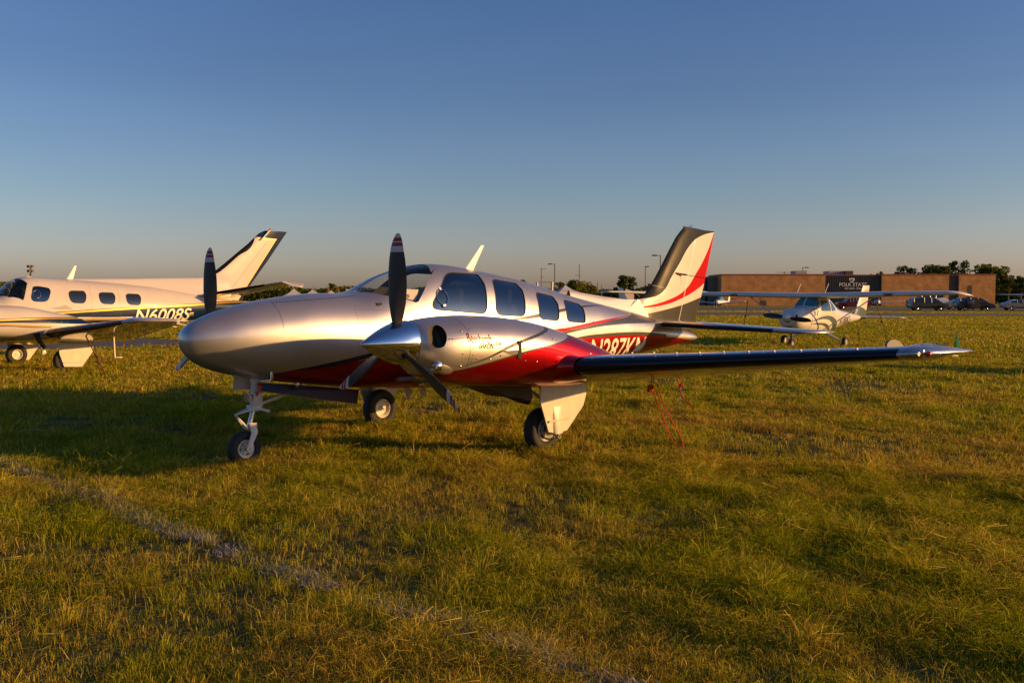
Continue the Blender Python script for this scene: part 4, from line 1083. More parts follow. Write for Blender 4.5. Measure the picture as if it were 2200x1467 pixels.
for k in range(len(outl)):
    v_, n_, a_ = sub_mesh(V, N, A[reg == k + 1], -.004); link_mesh('windshield' if k < 2 else 'cabin_window', v_ - np.array(DORG), a_, GLASS_CLEAR if k < 2 else (GLASS_TINT if k < 4 else DG), duke, True, normals=n_)
for W in DW:
    P = densify(W, .04); pts = [DF.at(q[0], q[1], 1, .002).tolist() for q in P]; mb = MB(); mb.tube(pts + [pts[0]], .006, 6, caps=False); mb.build('window_seal', GASKET, duke, DORG)
for y in (-15.5, -16.1): seat(duke, DORG, (-4.25, y, 1.08)); seat(duke, DORG, (-5.3, y, 1.0))
mb = MB(); mb.box((-3.62, -15.8, 1.60), (.40, .98, .06), bev=.02); mb.build('glareshield', GLARE, duke, DORG)
cx, cz = DF.hit(79, 632); mb = MB(); mb.tube([DF.at(cx + .085 * math.cos(t), cz + .09 * math.sin(t), 1, .006).tolist() for t in np.linspace(0, 2 * math.pi, 25)], .006, 6, caps=False); mb.build('storm_window_ring', STEEL, duke, DORG)
# small grey swallow-tail graphic over the band
g = DF.hits(z6([(600, 582), (700, 562), (800, 535), (840, 565), (890, 588), (740, 590)])); decal(DF, g, 1, .003, 'swallow_graphic', mat("graphic_grey", (.2, .2, .19), rough=.4), duke, DORG)
def z7(pts): return [(240 + a / 10.48, 660 + b / 10.48) for a, b in pts]
a0 = DF.hit(*z7([(505, 320)])[0]); a1 = DF.hit(*z7([(1690, 285)])[0]); tq = DF.hit(*z7([(1690, 20)])[0])
text_on(DF, "N6008S", a0[0], a0[1], a1[0], a1[1] + .01, tq[1] - a1[1] - .01, 1, 'registration_lettering', CREAM, duke, DORG, bold=.010, shear=.28, off=.005)
for k, cc in ((0, CREAM), (1, mat("gold_paint", GOLD, rough=.3, metal=.4))):
    q = DF.hits(z7([(1755, 125 + k * 40), (1845, 115 + k * 40), (1840, 138 + k * 40), (1745, 150 + k * 40)])); decal(DF, q, 1, .004, 'dash_mark', cc, duke, DORG)
DN = Surf([(-1.55, 1.36, 1.10, .17, 1.24, 2, 2), (-1.6, 1.42, 1.0, .26, 1.22, 2, 2), (-1.8, 1.47, .93, .34, 1.2, 2.1, 2.2), (-2.2, 1.505, .87, .40, 1.18, 2.2, 2.4), (-2.83, 1.515, .82, .43, 1.16, 2.25, 2.5), (-3.22, 1.50, .79, .43, 1.14, 2.25, 2.5),
           (-3.74, 1.405, .77, .42, 1.08, 2.2, 2.4), (-4.38, 1.26, .77, .38, 1.02, 2.1, 2.3), (-4.84, 1.09, .80, .28, .95, 2, 2.1), (-5.2, .96, .84, .12, .90, 2, 2), (-5.35, .90, .87, .02, .885, 2, 2)], -13.85)
p = Paint('navy_gold_nacelle', WHITE, DORG, rough=.35, metal=.02, coat=.10)
n_t = DN.hits(z6([(20, 712), (500, 694), (920, 690)])); n_t = [(-1.0, n_t[0][1] - .02)] + n_t + [(-5.4, n_t[-1][1])]
n_b = DN.hits(z6([(20, 755), (500, 757), (1100, 764)])); n_b = [(-1.0, n_b[0][1] - .02)] + n_b + [(-5.4, n_b[-1][1])]
p.layer(p.band(n_t, n_b), NAVY, .0); p.layer(p.band(n_t, off(n_t, .032)), GOLD, .5); p.layer(p.band(off(n_t, -.012), n_t), NAVY, .3)
n3 = DN.hits(z6([(20, 770), (490, 785)])); n3 = [(-1.0, n3[0][1])] + n3 + [(-5.4, n3[-1][1])]
p.layer(p.band(n3, off(n3, .03), -3.75, -1.0), GOLD, .5); p.layer(p.band(off(n3, .034), off(n3, .05), -3.75, -1.0), NAVY, .3)
M_DN = p.done(spec=.15)
for s in (1, -1):
    yc = -15.8 + s * 1.95
    S = Surf([(-1.55, 1.36, 1.10, .17, 1.24, 2, 2)] * 2, yc) if False else DN
    V, N, A, reg = skin(DN, [], 60, 40); V2 = V.copy(); N2 = N.copy()
    if s < 0: V2[:, 1] = -31.6 - V2[:, 1]; N2[:, 1] *= -1; A = A[:, ::-1]
    nn = link_mesh('engine_nacelle', V2 - np.array(DORG), A, M_DN, duke, True, normals=N2)
    add_prop(duke, DORG, (-1.42, yc, 1.24), [15, 135, 255], [(-.12, 0), (-.12, .17), (0, .16), (.12, .12), (.24, .06), (.30, .0)], .93, .9)
    yo = yc + s * .28
    mb = MB(); a = un(*z6([(440, 875)])[0], 'y', -13.45); b = un(*z6([(470, 960)])[0], 'y', -13.45); c = un(*z6([(540, 1060)])[0], 'y', -13.45)
    yy = (lambda q: (q[0], -15.8 + s * (q[1] + 15.8), q[2]))
    mb.tube([yy(a), yy(b), yy(c)], [.065, .05, .04], 14, caps=False); mb.build('exhaust_pipe', DARKMETAL, nn, DORG)
    c2 = un(*z6([(530, 1110)])[0], 'y', -13.45); mb = MB(); mb.box(yy((c2[0], c2[1], c2[2])), (.09, .03, .09), bev=.005, rot=Matrix.Rotation(.4, 3, 'Y')); mb.build('exhaust_tab', DOOR_WHITE, nn, DORG)
    for k, (px, py) in enumerate([(380, 738), (575, 742), (660, 742), (740, 740), (810, 743)]):
        if s > 0:
            x, z = DN.hit(*z6([(px, py)])[0]); mb = MB(); mb.ball(DN.at(x, z, 1, .004), .013, 6); mb.build('fastener', STEEL, nn, DORG)
# wings
DWS = [(-2.9, .5, .80, 2.6, .15, 4), (-3.35, 1.6, .86, 2.2, .15, 5), (-3.58, 2.45, .90, 1.95, .15, 6), (-3.85, 3.9, 1.05, 1.5, .14, 5), (-4.12, 5.35, 1.205, 1.15, .12, 3.5), (-4.22, 5.62, 1.22, 1.0, .10, .3), (-4.5, 5.85, 1.222, .7, .07, 0), (-4.85, 5.97, 1.215, .3, .05, 0)]
p = Paint('white_wing_paint', WHITE, DORG, rough=.25, metal=.15, coat=1.0); M_DW = p.done(.15)
for s in (1, -1):
    S2 = [(a, -15.8 + s * b, c, d, e, f) for a, b, c, d, e, f in DWS]
    mb = MB(); mb.loft(wing_rings(S2)); w = mb.build('wing', M_DW, duke, DORG, ang=50)
    secs = [interp_sec(DWS, y) for y in np.linspace(2.5, 5.2, 8)]; mb = MB(); mb.loft(wing_rings([(a, -15.8 + s * b, c, d, e, f) for a, b, c, d, e, f in secs], front=.07, grow=.005), closed=False, caps=False); mb.build('deice_boot', BOOT, w, DORG, ang=60)
    secs = [interp_sec(DWS, y) for y in np.linspace(5.3, 5.62, 4)]; mb = MB(); mb.loft(wing_rings([(a, -15.8 + s * b, c, d, e, f) for a, b, c, d, e, f in secs], front=.2, grow=.018), closed=False, caps=False); mb.build('tip_light_lens', LENS, w, DORG, ang=60)
    a, b, c, d, e, f = interp_sec(DWS, 5.5); mb = MB(); mb.ball((a - .03, -15.8 + s * 5.56, c), .022, 8); mb.build('navigation_lamp', RED_LAMP if s > 0 else MATS['green_lamp_glass'], w, DORG)
    mb = MB(); mb.tube([(-4.52, -15.8 + s * 3.8, .95), (-4.54, -15.8 + s * 3.8, .40), (-4.70, -15.8 + s * 3.8, .395)], .016, 8); mb.build('pitot_mast', GREY_PLASTIC, w, DORG)
    for y in (4.9, 5.4):
        a, b, c, d, e, f = interp_sec(DWS, y); mb = MB(); mb.tube([(a - d * .8, -15.8 + s * y, c - .03), (a - d - .12, -15.8 + s * y, c - .10)], .008, 6); mb.build('static_wick', GREY_PLASTIC, w, DORG)
# tail of the white twin
p = Paint('navy_gold_fin', WHITE, DORG, rough=.35, metal=.02, coat=.0)
fd = lambda P: [(float(q[0]), float(q[2])) for q in (un(a, b, 'y', -15.77) for a, b in z1(P))]
le = fd([(1440, 392), (1480, 366), (1590, 272), (1690, 190), (1730, 148), (1762, 122), (1790, 112)]); te = fd([(1550, 720), (1690, 485), (1815, 310), (1942, 121)])
lz = [q[1] for q in le]; lx = [q[0] for q in le]; tz = [q[1] for q in te]; tx = [q[0] for q in te]
p.layer(p.math('MULTIPLY', p.above(sorted([(le[0][0] + .1, le[0][1] - .13)] + [(a - .07, b - .05) for a, b in le[:4]] + [(le[4][0] - .05, le[4][1] + .3), (-12, 9)])), 1.0), BOOT.node_tree.nodes['Principled BSDF'].inputs['Base Color'].default_value[:3], 0)
cap = fd([(1700, 152), (1870, 168), (1872, 168), (1640, 520)]); 
p.layer(p.above([(-12, cap[1][1] - .05), (cap[1][0], cap[1][1]), (cap[0][0], cap[0][1]), (-9, cap[0][1] + .02)], True), NAVY, .0)
l1 = fd([(1868, 172), (1625, 560)]); xs = lambda z: 0
# navy strip behind a slanted line through the rudder
k_ = (l1[1][0] - l1[0][0]) / (l1[1][1] - l1[0][1])
lin = p.math('SUBTRACT', p.x, p.math('ADD', p.math('MULTIPLY', p.math('SUBTRACT', p.z, l1[0][1]), k_), l1[0][0]))
p.layer(p.math('LESS_THAN', lin, 0.0), NAVY, .0)
p.layer(p.math('MULTIPLY', p.math('MULTIPLY', p.math('LESS_THAN', lin, .03), p.math('GREATER_THAN', lin, .005)), p.math('LESS_THAN', p.z, cap[1][1])), GOLD, .5)
p.layer(p.band([(-12, cap[1][1] - .065), (cap[1][0], cap[1][1] - .015), (cap[0][0], cap[0][1] - .015), (-9, cap[0][1] + .005)], [(-12, cap[1][1] - .09), (cap[1][0], cap[1][1] - .04), (cap[0][0], cap[0][1] - .04), (-9, cap[0][1] - .02)], l1[0][0], -9.6, True), GOLD, .5)
hl = fd([(1800, 190), (1565, 500)]); p.layer(p.seg(hl[0], hl[1], .012), (.12, .1, .08), None, .7)
M_DFN = p.done(spec=.06)
secs = []
for z in [1.45, 1.75, 2.0, 2.2, 2.39, 2.47, 2.7, 2.95, 3.2, 3.4, 3.52, 3.6]:
    xl = float(np.interp(z, lz, lx)) if z > lz[0] else lx[0] + .0; xt = float(np.interp(z, tz, tx)); secs.append((xl, -15.8, z, xl - xt, .10, 0))
mb = MB(); mb.loft(wing_rings(secs, vert=True)); fn = mb.build('fin', M_DFN, duke, DORG, ang=50)
mb = MB(); q = un(580, 494, 'y', -15.8); mb.lathe([(0, .04), (.05, .04), (.075, 0)], (q[0], q[1], 3.60), (0, 0, 1), 12); mb.build('beacon', RED_LAMP, fn, DORG)
q0 = un(*z1([(1765, 175)])[0], 'y', -15.7); q1 = un(*z1([(1822, 110)])[0], 'y', -15.7); mb = MB(); mb.tube([q0, q1], .022, 8); mb.build('cap_strake', GREY_PLASTIC, fn, DORG)
dz = fd([(300, 446), (420, 438), (900, 434), (1365, 431), (1440, 392)])
mb = MB(); rings = []
for x, zt in dz + [(-9.3, dz[-1][1] + .1)]:
    zb = float(DF.par(DF.u_at(x))[1]) - .06; w_ = .05 + .05 * min(1, max(0, (dz[0][0] - x) / 3))
    zt = max(zt, zb + .03); rings.append([(x, -15.8 + a * w_, zb + (zt - zb) * b) for a, b in ((2.2, 0), (1, .5), (.55, .9), (0, 1), (-.55, .9), (-1, .5), (-2.2, 0))])
mb.loft(rings, closed=False, caps=False); mb.build('dorsal_fin', mat("dorsal_white", WHITE, rough=.3, coat=.6), duke, DORG, ang=60)
rt_ = un(*z1([(1345, 548)])[0], 'y', -15.5); tl = un(*z1([(1850, 466)])[0], 'y', -13.75); tt = un(*z1([(2045, 491)])[0], 'y', -13.35)
DT = [(float(rt_[0]), .05, float(rt_[2]) - .02, 1.25, .10, 0), (float(rt_[0]) - .05, .3, float(rt_[2]), 1.22, .10, 0), (float(tl[0]), 2.05, float(tl[2]), .82, .09, 0), (float(tl[0]) - .08, 2.3, float(tl[2]) + .03, .70, .07, 0), (float(tt[0]) + .3, 2.42, float(tt[2]) + .02, .35, .06, 0), (float(tt[0]) + .1, 2.46, float(tt[2]), .12, .05, 0)]
for s in (1, -1):
    mb = MB(); mb.loft(wing_rings([(a, -15.8 + s * b, c, d, e, f) for a, b, c, d, e, f in DT], camber=0)); st = mb.build('tailplane', M_DW, duke, DORG, ang=50)
    secs = [interp_sec(DT, y) for y in np.linspace(.35, 1.8, 4)]; mb = MB(); mb.loft(wing_rings([(a, -15.8 + s * b, c, d, e, f) for a, b, c, d, e, f in secs], front=.07, grow=.005, camber=0), closed=False, caps=False); mb.build('deice_boot', BOOT, st, DORG, ang=60)
q0 = un(142, 602, 'y', -15.8); q1 = un(160, 571, 'y', -15.8)
blade_ant(float(q0[0]), 2.12, float(q0[0] - q1[0]), float(q1[2]) - 2.12, .16, .05, parent=duke, org=DORG, y=-15.8)
mb = MB(); mb.ball((-4.1, -15.8, 2.175), (.08, .04, .025), 8); mb.build('antenna_puck', GREY_PLASTIC, duke, DORG)
for s in (1, -1):
    Y = lambda y: -15.8 + s * y
    P = [(-4.14, .72), (-4.14, .42), (-4.24, .11), (-4.64, .09), (-4.90, .45), (-4.905, .72)]
    mb = MB(); mb.plate([(x, Y(1.72), z) for x, z in P], (0, s * .016, 0)); d = mb.build('main_gear_door', DOOR_WHITE, duke, DORG, ang=30)
    mb = MB(); mb.tube([(-4.22, Y(1.74), .20), (-4.66, Y(1.74), .20)], .008, 6); mb.build('door_stiffener', DOOR_WHITE, d, DORG)
    add_wheel(duke, DORG, (-4.30, Y(1.60), .25), .255, .17, s)
    mb = MB(); mb.tube([(-4.4, Y(1.68), .85), (-4.35, Y(1.68), .22)], .04, 10); mb.tube([(-4.35, Y(1.68), .25), (-4.3, Y(1.6), .25)], .03, 8); mb.build('main_gear_leg', WHITE_GEAR, duke, DORG)
mb = MB(); mb.tube([(-1.9, -15.8, .9), (-1.9, -15.8, .25)], .04, 10); mb.build('nose_gear_leg', WHITE_GEAR, duke, DORG); add_wheel(duke, DORG, (-1.9, -15.75, .19), .19, .13, 1)
mb = MB(); a = un(*z6([(1035, 905)])[0], 'y', -12.6); b = un(*z6([(1150, 1130)])[0], 'y', -12.4); c = un(*z6([(1285, 1390)])[0], 'z', 0.02)
twisted(mb, [a, b, c], .014); tag(mb.build('tie_down_strap', mat("strap_dark_red", (.16, .04, .03), rough=.8)), "dark red tie-down strap slanting from the white wing to the grass at far left", "strap", "tie-down ropes")

# ================================================================== high-wing single (right) and its like
def high_wing(name, loc, rz, sc, label, full=True, base=(.62, .60, .56), accent=(.05, .085, .10), reg=None):
    root = empty(name, loc, label, "aeroplane", "propeller aeroplanes parked on the grass" if full else "aeroplanes far across the field", rz)
    O = (0, 0, 0); K = sc
    def sv(S): return [tuple(q * K for q in s_[:5]) + tuple(s_[5:]) for s_ in S]
    F = Surf(sv([(1.78, 1.40, 1.06, .17, 1.24, 2, 2), (1.72, 1.50, .92, .34, 1.22, 2.1, 2.1), (1.55, 1.56, .80, .44, 1.2, 2.3, 2.3), (1.2, 1.62, .70, .50, 1.18, 2.5, 2.5), (.75, 1.66, .62, .53, 1.15, 2.6, 2.6), (.45, 1.70, .60, .54, 1.15, 2.6, 2.8),
                  (.30, 1.86, .59, .54, 1.15, 2.6, 2.8), (.02, 2.08, .58, .54, 1.15, 2.8, 2.8), (-.4, 2.14, .58, .54, 1.15, 2.9, 2.8), (-1.0, 2.12, .60, .53, 1.15, 2.8, 2.8), (-1.35, 2.05, .63, .50, 1.15, 2.5, 2.6), (-1.8, 1.84, .68, .45, 1.15, 2.3, 2.4),
                  (-2.3, 1.62, .74, .39, 1.15, 2.2, 2.3), (-3.2, 1.47, .86, .29, 1.15, 2.1, 2.2), (-4.4, 1.32, .98, .18, 1.13, 2, 2), (-5.4, 1.20, 1.05, .09, 1.12, 2, 2), (-5.9, 1.14, 1.08, .02, 1.11, 2, 2)]))
    p = Paint(name + '_livery', base, O, rough=.35, metal=.0, coat=.5, inside=(.12, .12, .11))
    if full:
        P = lambda L: [(a * K, b * K) for a, b in L]
        p.layer(p.band(P([(1.0, 1.06), (.5, 1.16), (0, 1.26), (-.6, 1.30), (-1.2, 1.22), (-1.75, .92), (-1.9, .62)]), P([(1.0, 1.05), (.5, 1.11), (0, 1.16), (-.5, 1.15), (-.95, 1.02), (-1.25, .78), (-1.9, .62)]), -1.9 * K, 1.0 * K), accent)
        p.layer(p.band(P([(.9, 1.0), (.3, 1.02), (-.3, 1.0), (-.7, .90), (-1.0, .70)]), P([(.9, .99), (.3, .95), (-.2, .90), (-.55, .80), (-1.0, .66)]), -1.0 * K, .9 * K), accent)
        p.layer(p.math('MULTIPLY', p.band(P([(-4.0, 1.6), (-5.95, 1.6)]), P([(-4.0, 1.02), (-5.95, 1.0)]), -5.95 * K, -5.0 * K), 1.0), accent)
        p.layer(p.seg((1.12 * K, 1.62 * K), (1.12 * K, .7 * K), .010), (.1, .1, .1), None, .5)
    M = p.done(.12)
    ws = [(.43, R(89)), (.42, R(70)), (.36, R(52)), (.20, R(33)), (-.02, R(34)), (-.07, R(52)), (-.03, R(70)), (-.03, R(89))]
    def w_uv(P): return densify([(float(F.u_at(a * K)), b) for a, b in P], .05 * K)
    sw = rounded([(.02, 1.50), (-.12, 1.92), (-.88, 1.94), (-.92, 1.48)], .15); rw = rounded([(-.99, 1.48), (-.97, 1.92), (-1.18, 1.86), (-1.55, 1.60), (-1.50, 1.50)], .2)
    outl = [w_uv(ws), [(u, math.pi - v) for u, v in w_uv(ws)]]
    for W in (sw, rw):
        W = [(a * K, b * K) for a, b in W]; outl += [to_uv(F, W, 1), to_uv(F, W, -1)]
    V, N, A, rg = skin(F, outl, 70 if full else 40, 40 if full else 24)
    v_, n_, a_ = sub_mesh(V, N, A[rg == 0]); link_mesh('fuselage', v_, a_, M, root, True, normals=n_)
    WG = glass(name + '_windshield_glass', (.25, .42, .44), (.8, .95, 1.0), boost=1.5)
    for k in range(len(outl)):
        v_, n_, a_ = sub_mesh(V, N, A[rg == k + 1], -.003)
        if len(a_): link_mesh('windshield' if k < 2 else 'cabin_window', v_, a_, mat('teal_screen', (.03, .17, .20), rough=.2, coat=.4) if k < 2 else WG, root, True, normals=n_)
    if full:
        for y in (.25, -.25): seat(root, O, (-.55 * K, y * K, 1.1 * K))
        mb = MB(); mb.box((.28 * K, 0, 1.58 * K), (.3 * K, .9 * K, .05)); mb.build('glareshield', GLARE, root)
    MW = mat(name + "_wing_white", base, rough=.35, coat=.4, noise=.08, nscale=2)
    WS_ = [(.18, 0, 2.10, 1.62, .14, 1.5), (.18, 2.55, 2.15, 1.60, .14, 1.2), (.02, 5.0, 2.19, 1.22, .14, 0), (-.05, 5.35, 2.19, 1.1, .10, 0), (-.30, 5.52, 2.155, .8, .06, 0), (-.62, 5.60, 2.11, .42, .04, 0)]
    for s in (1, -1):
        mb = MB(); mb.loft(wing_rings([(a * K, s * b * K, c * K, d * K, e, f) for a, b, c, d, e, f in WS_])); w = mb.build('wing', MW, root, O, ang=50)
        mb = MB(); r_ = [((.05 - q[0] * .13) * K, s * .58 * K, (.70 + q[1] * .13) * K) for q in airfoil(.35, 0, 8)]; r2 = [((-.10 - q[0] * .13) * K, s * 2.55 * K, (2.13 + q[1] * .13) * K) for q in airfoil(.35, 0, 8)]
        mb.loft([r_, r2]); mb.build('wing_strut', MW, root, O)
        if full:
            mb = MB(); a, b, c, d, e, f = interp_sec(WS_, 3.0); mb.box((a * K + .008, s * 3.05 * K, (c + .0) * K), (.03, .30 * K, .10 * K), bev=.01); mb.build('leading_edge_light', DG, w, O)
        T = [(-4.95, .06, 1.16, 1.05, .09, 0), (-5.0, .2, 1.16, 1.02, .09, 0), (-5.2, 1.60, 1.16, .75, .08, 0), (-5.3, 1.70, 1.155, .60, .06, 0), (-5.75, 1.76, 1.15, .1, .05, 0)]
        mb = MB(); mb.loft(wing_rings([(a * K, s * b * K, c * K, d * K, e, f) for a, b, c, d, e, f in T], camber=0)); mb.build('tailplane', MW, root, O, ang=50)
        mb = MB(); mb.tube([(-.55 * K, s * .35 * K, .66 * K), (-.58 * K, s * .8 * K, .42 * K), (-.60 * K, s * 1.12 * K, .22 * K)], [.05, .04, .03], 10); mb.build('main_gear_leg', MW, root, O)
        add_wheel(root, O, (-.60 * K, s * 1.22 * K, .21), .215, .14, s)
    mb = MB(); S = [(-4.3, 0, 1.20, 1.6, .07, 0), (-4.6, 0, 1.4, 1.28, .08, 0), (-5.0, 0, 1.9, 1.05, .09, 0), (-5.38, 0, 2.45, .82, .09, 0), (-5.50, 0, 2.60, .72, .07, 0)]
    mb.loft(wing_rings([(a * K, 0, c * K, d * K, e, f) for a, b, c, d, e, f in S], vert=True))
    pf = Paint(name + '_fin_livery', base, O, rough=.35, metal=0, coat=.5)
    if full: pf.layer(pf.below([(-4.2 * K, 1.75 * K), (-5.2 * K, 1.62 * K), (-6.2 * K, 1.35 * K)]), accent)
    fn = mb.build('fin', pf.done(), root, O, ang=50)
    mb = MB(); mb.box((-5.75 * K, 0, 2.62 * K), (.10, .06, .08), bev=.01); mb.tube([(-5.7 * K, 0, 2.35 * K), (-5.8 * K, .45 * K, 2.45 * K)], .01, 6); mb.build('beacon', DARK, fn, O)
    mb = MB(); mb.tube([(1.45 * K, 0, .8 * K), (1.40 * K, 0, .30 * K)], .035, 10); mb.build('nose_gear_leg', DARKMETAL, root, O)
    add_wheel(root, O, (1.40 * K, 0.0, .18), .185, .13, 1)
    sp = MB(); sp.lathe([(-.02, .0), (-.02, .17 * K), (.06, .16 * K), (.16, .11 * K), (.26, .03), (.28, 0)], (1.80 * K, 0, 1.25 * K), (1, 0, 0), 24); so = sp.build('spinner', MW, root, O)
    b0 = None
    for a in (86, 266):
        if b0 is None: b0 = blade_mesh(.95 * K, 1.1, 30, 14).build('propeller_blade', mat("black_propeller", (.012, .012, .014), rough=.4), root); bb = b0
        else: bb = b0.copy(); COL.objects.link(bb); bb.parent = root
        bb.location = (1.84 * K, 0, 1.25 * K); bb.rotation_euler = (R(a), 0, 0)
        mb = MB(); d = (0, -math.sin(R(a)), math.cos(R(a))); mb.lathe([(.90 * K, .035), (.945 * K, .03), (.95 * K, 0)], (1.84 * K, 0, 1.25 * K), d, 6)
    if full:
        for s in (1, -1):
            mb = MB(); mb.box((1.70 * K, s * .26 * K, 1.30 * K), (.06, .20 * K, .13 * K), bev=.02); mb.build('air_intake', DARK, root, O)
        mb = MB(); mb.box((1.66 * K, .02, .93 * K), (.06, .17 * K, .13 * K), bev=.01); mb.build('air_intake', DARK, root, O)
        for y in (.45, -.6): mb = MB(); mb.tube([(-.4 * K, y, 2.2 * K), (-.75 * K, y, 2.62 * K)], .010, 6); mb.build('whip_antenna', GREY_PLASTIC, root, O)
        mb = MB(); mb.tube([(.52 * K, .60 * K, 1.33 * K), (.40 * K, .60 * K, 1.5 * K)], .03, 8); mb.build('air_vent', GREY_PLASTIC, root, O)
        if reg: text_on(F, reg, -2.05 * K, .86 * K, -3.55 * K, .97 * K, .30 * K, 1, 'registration_lettering', mat("reg_dark", (.05, .07, .08), rough=.4), root, O, bold=.012, off=.006)
    return root
cess = high_wing('high_wing_aeroplane', (-27.64, -7.99, -.08), R(3.8), .935, "white high-wing single-engine aeroplane with teal swoosh, N180KS on its side, two-blade propeller", True, reg="N180KS"); cess.scale = (1, 1, .93)
g = gnd(1418, 82); high_wing('high_wing_aeroplane', g, YAW + math.pi + R(29), 1.0, "white high-wing aeroplane mostly hidden behind the silver aeroplane's fin", False)
g = gnd(2222, 168); high_wing('high_wing_aeroplane', g, YAW + math.pi - R(30), 1.05, "white high-wing aeroplane cut off by the right edge behind the silver sedan", False)
c2 = dup_tree(cess); c2.location = (-24.5, 12.5, -.03); c2.rotation_euler = (0, 0, R(-6)); c2['label'] = "white high-wing aeroplane outside the right edge, only its shadow on the grass in view"
# dark ropes of the high-wing aeroplane
RD = mat("rope_dark", (.06, .035, .03), rough=.9)
for (ax, ay, bx, by, D, lb) in [(1606, 645, 1597, 708, 35, "thin dark rope under the left wing of the white high-wing aeroplane"), (1842, 700, 1846, 735, 37, "thin dark rope below the tail of the white high-wing aeroplane"), (1880, 650, 1905, 725, 33, "thin dark rope under the near wing of the white high-wing aeroplane, right of its tail")]:
    A_ = gnd(ax, D); A_[2] = hz(ay, D); B_ = gnd(bx, D); B_[2] = max(0.02, hz(by, D)); mid = (A_ + B_) / 2 + np.array([.05, .05, 0])
    mb = MB(); mb.tube([A_, mid, B_], .012, 6); mb.ball(A_ * .45 + B_ * .55, .035, 5); tag(mb.build('tie_down_rope', RD), lb, "rope", "tie-down ropes")

# ------------------------------------------------------------------ small low-wing aeroplanes far off
def low_wing(loc, rz, label, cover):
    root = empty('low_wing_aeroplane', loc, label, "aeroplane", "aeroplanes far across the field", rz)
    F = Surf([(1.9, 1.1, .9, .1, 1.0, 2, 2), (1.7, 1.25, .72, .38, 1.0, 2.2, 2.2), (1.0, 1.36, .58, .5, .95, 2.4, 2.4), (.5, 1.42, .55, .53, .95, 2.4, 2.4), (-1, 1.42, .56, .52, .95, 2.4, 2.4), (-2.2, 1.25, .68, .36, .95, 2.2, 2.2), (-4.2, 1.1, .86, .14, 1.0, 2, 2), (-4.7, 1.02, .92, .03, .98, 2, 2)])
    V, N, A, rg = skin(F, [], 26, 22); link_mesh('fuselage', V, A, mat("far_white", (.6, .6, .62), rough=.4), root, True, normals=N)
    mb = MB(); mb.loft([[(x, w * math.cos(t), 1.2 + h * math.sin(t)) for t in np.linspace(0, math.pi, 11)] for x, w, h in ((1.0, .30, .1), (.7, .48, .42), (.2, .54, .72), (-.5, .54, .74), (-1.1, .46, .5), (-1.6, .34, .1))], closed=False)
    mb.build('canopy_cover', cover, root)
    for s in (1, -1):
        mb = MB(); mb.loft(wing_rings([(.6, s * .4, .72, 1.5, .14, 2), (.45, s * 4.6, 1.15, 1.1, .12, 0), (.3, s * 4.75, 1.16, .8, .08, 0)])); mb.build('wing', MATS["far_white"], root)
        mb = MB(); mb.loft(wing_rings([(-3.9, s * .05, 1.05, .8, .1, 0), (-4.1, s * 1.6, 1.08, .5, .1, 0)], camber=0)); mb.build('tailplane', MATS["far_white"], root)
        add_wheel(root, (0, 0, 0), (-.1, s * 1.25, .2), .2, .14, s); mb = MB(); mb.tube([(-.1, s * 1.1, .7), (-.1, s * 1.2, .2)], .05, 8); mb.build('main_gear_leg', WHITE_GEAR, root)
    mb = MB(); mb.loft(wing_rings([(-3.7, 0, 1.05, .95, .09, 0), (-4.25, 0, 2.15, .6, .09, 0)], vert=True)); mb.build('fin', MATS["far_white"], root)
    add_wheel(root, (0, 0, 0), (1.5, 0, .2), .2, .12, 1); mb = MB(); mb.tube([(1.5, 0, .7), (1.5, 0, .2)], .04, 8); mb.build('nose_gear_leg', WHITE_GEAR, root)
    mb = MB(); mb.tube([(1.98, -.1, .15), (1.98, .05, 1.0), (1.98, .2, 1.85)], [.03, .09, .03], 8); mb.build('propeller_blade', DARK, root)
    return root
low_wing(gnd(1546, 172), YAW + math.pi + R(-35), "small white low-wing aeroplane under a bright blue cockpit cover, right of the silver aeroplane's fin", mat("cover_blue", (.02, .20, .42), rough=.6))
low_wing(gnd(1884, 178), YAW + math.pi + R(-20), "small white low-wing aeroplane with dark canopy behind the high-wing aeroplane's tail", mat("canopy_dark", (.05, .05, .06), rough=.1))

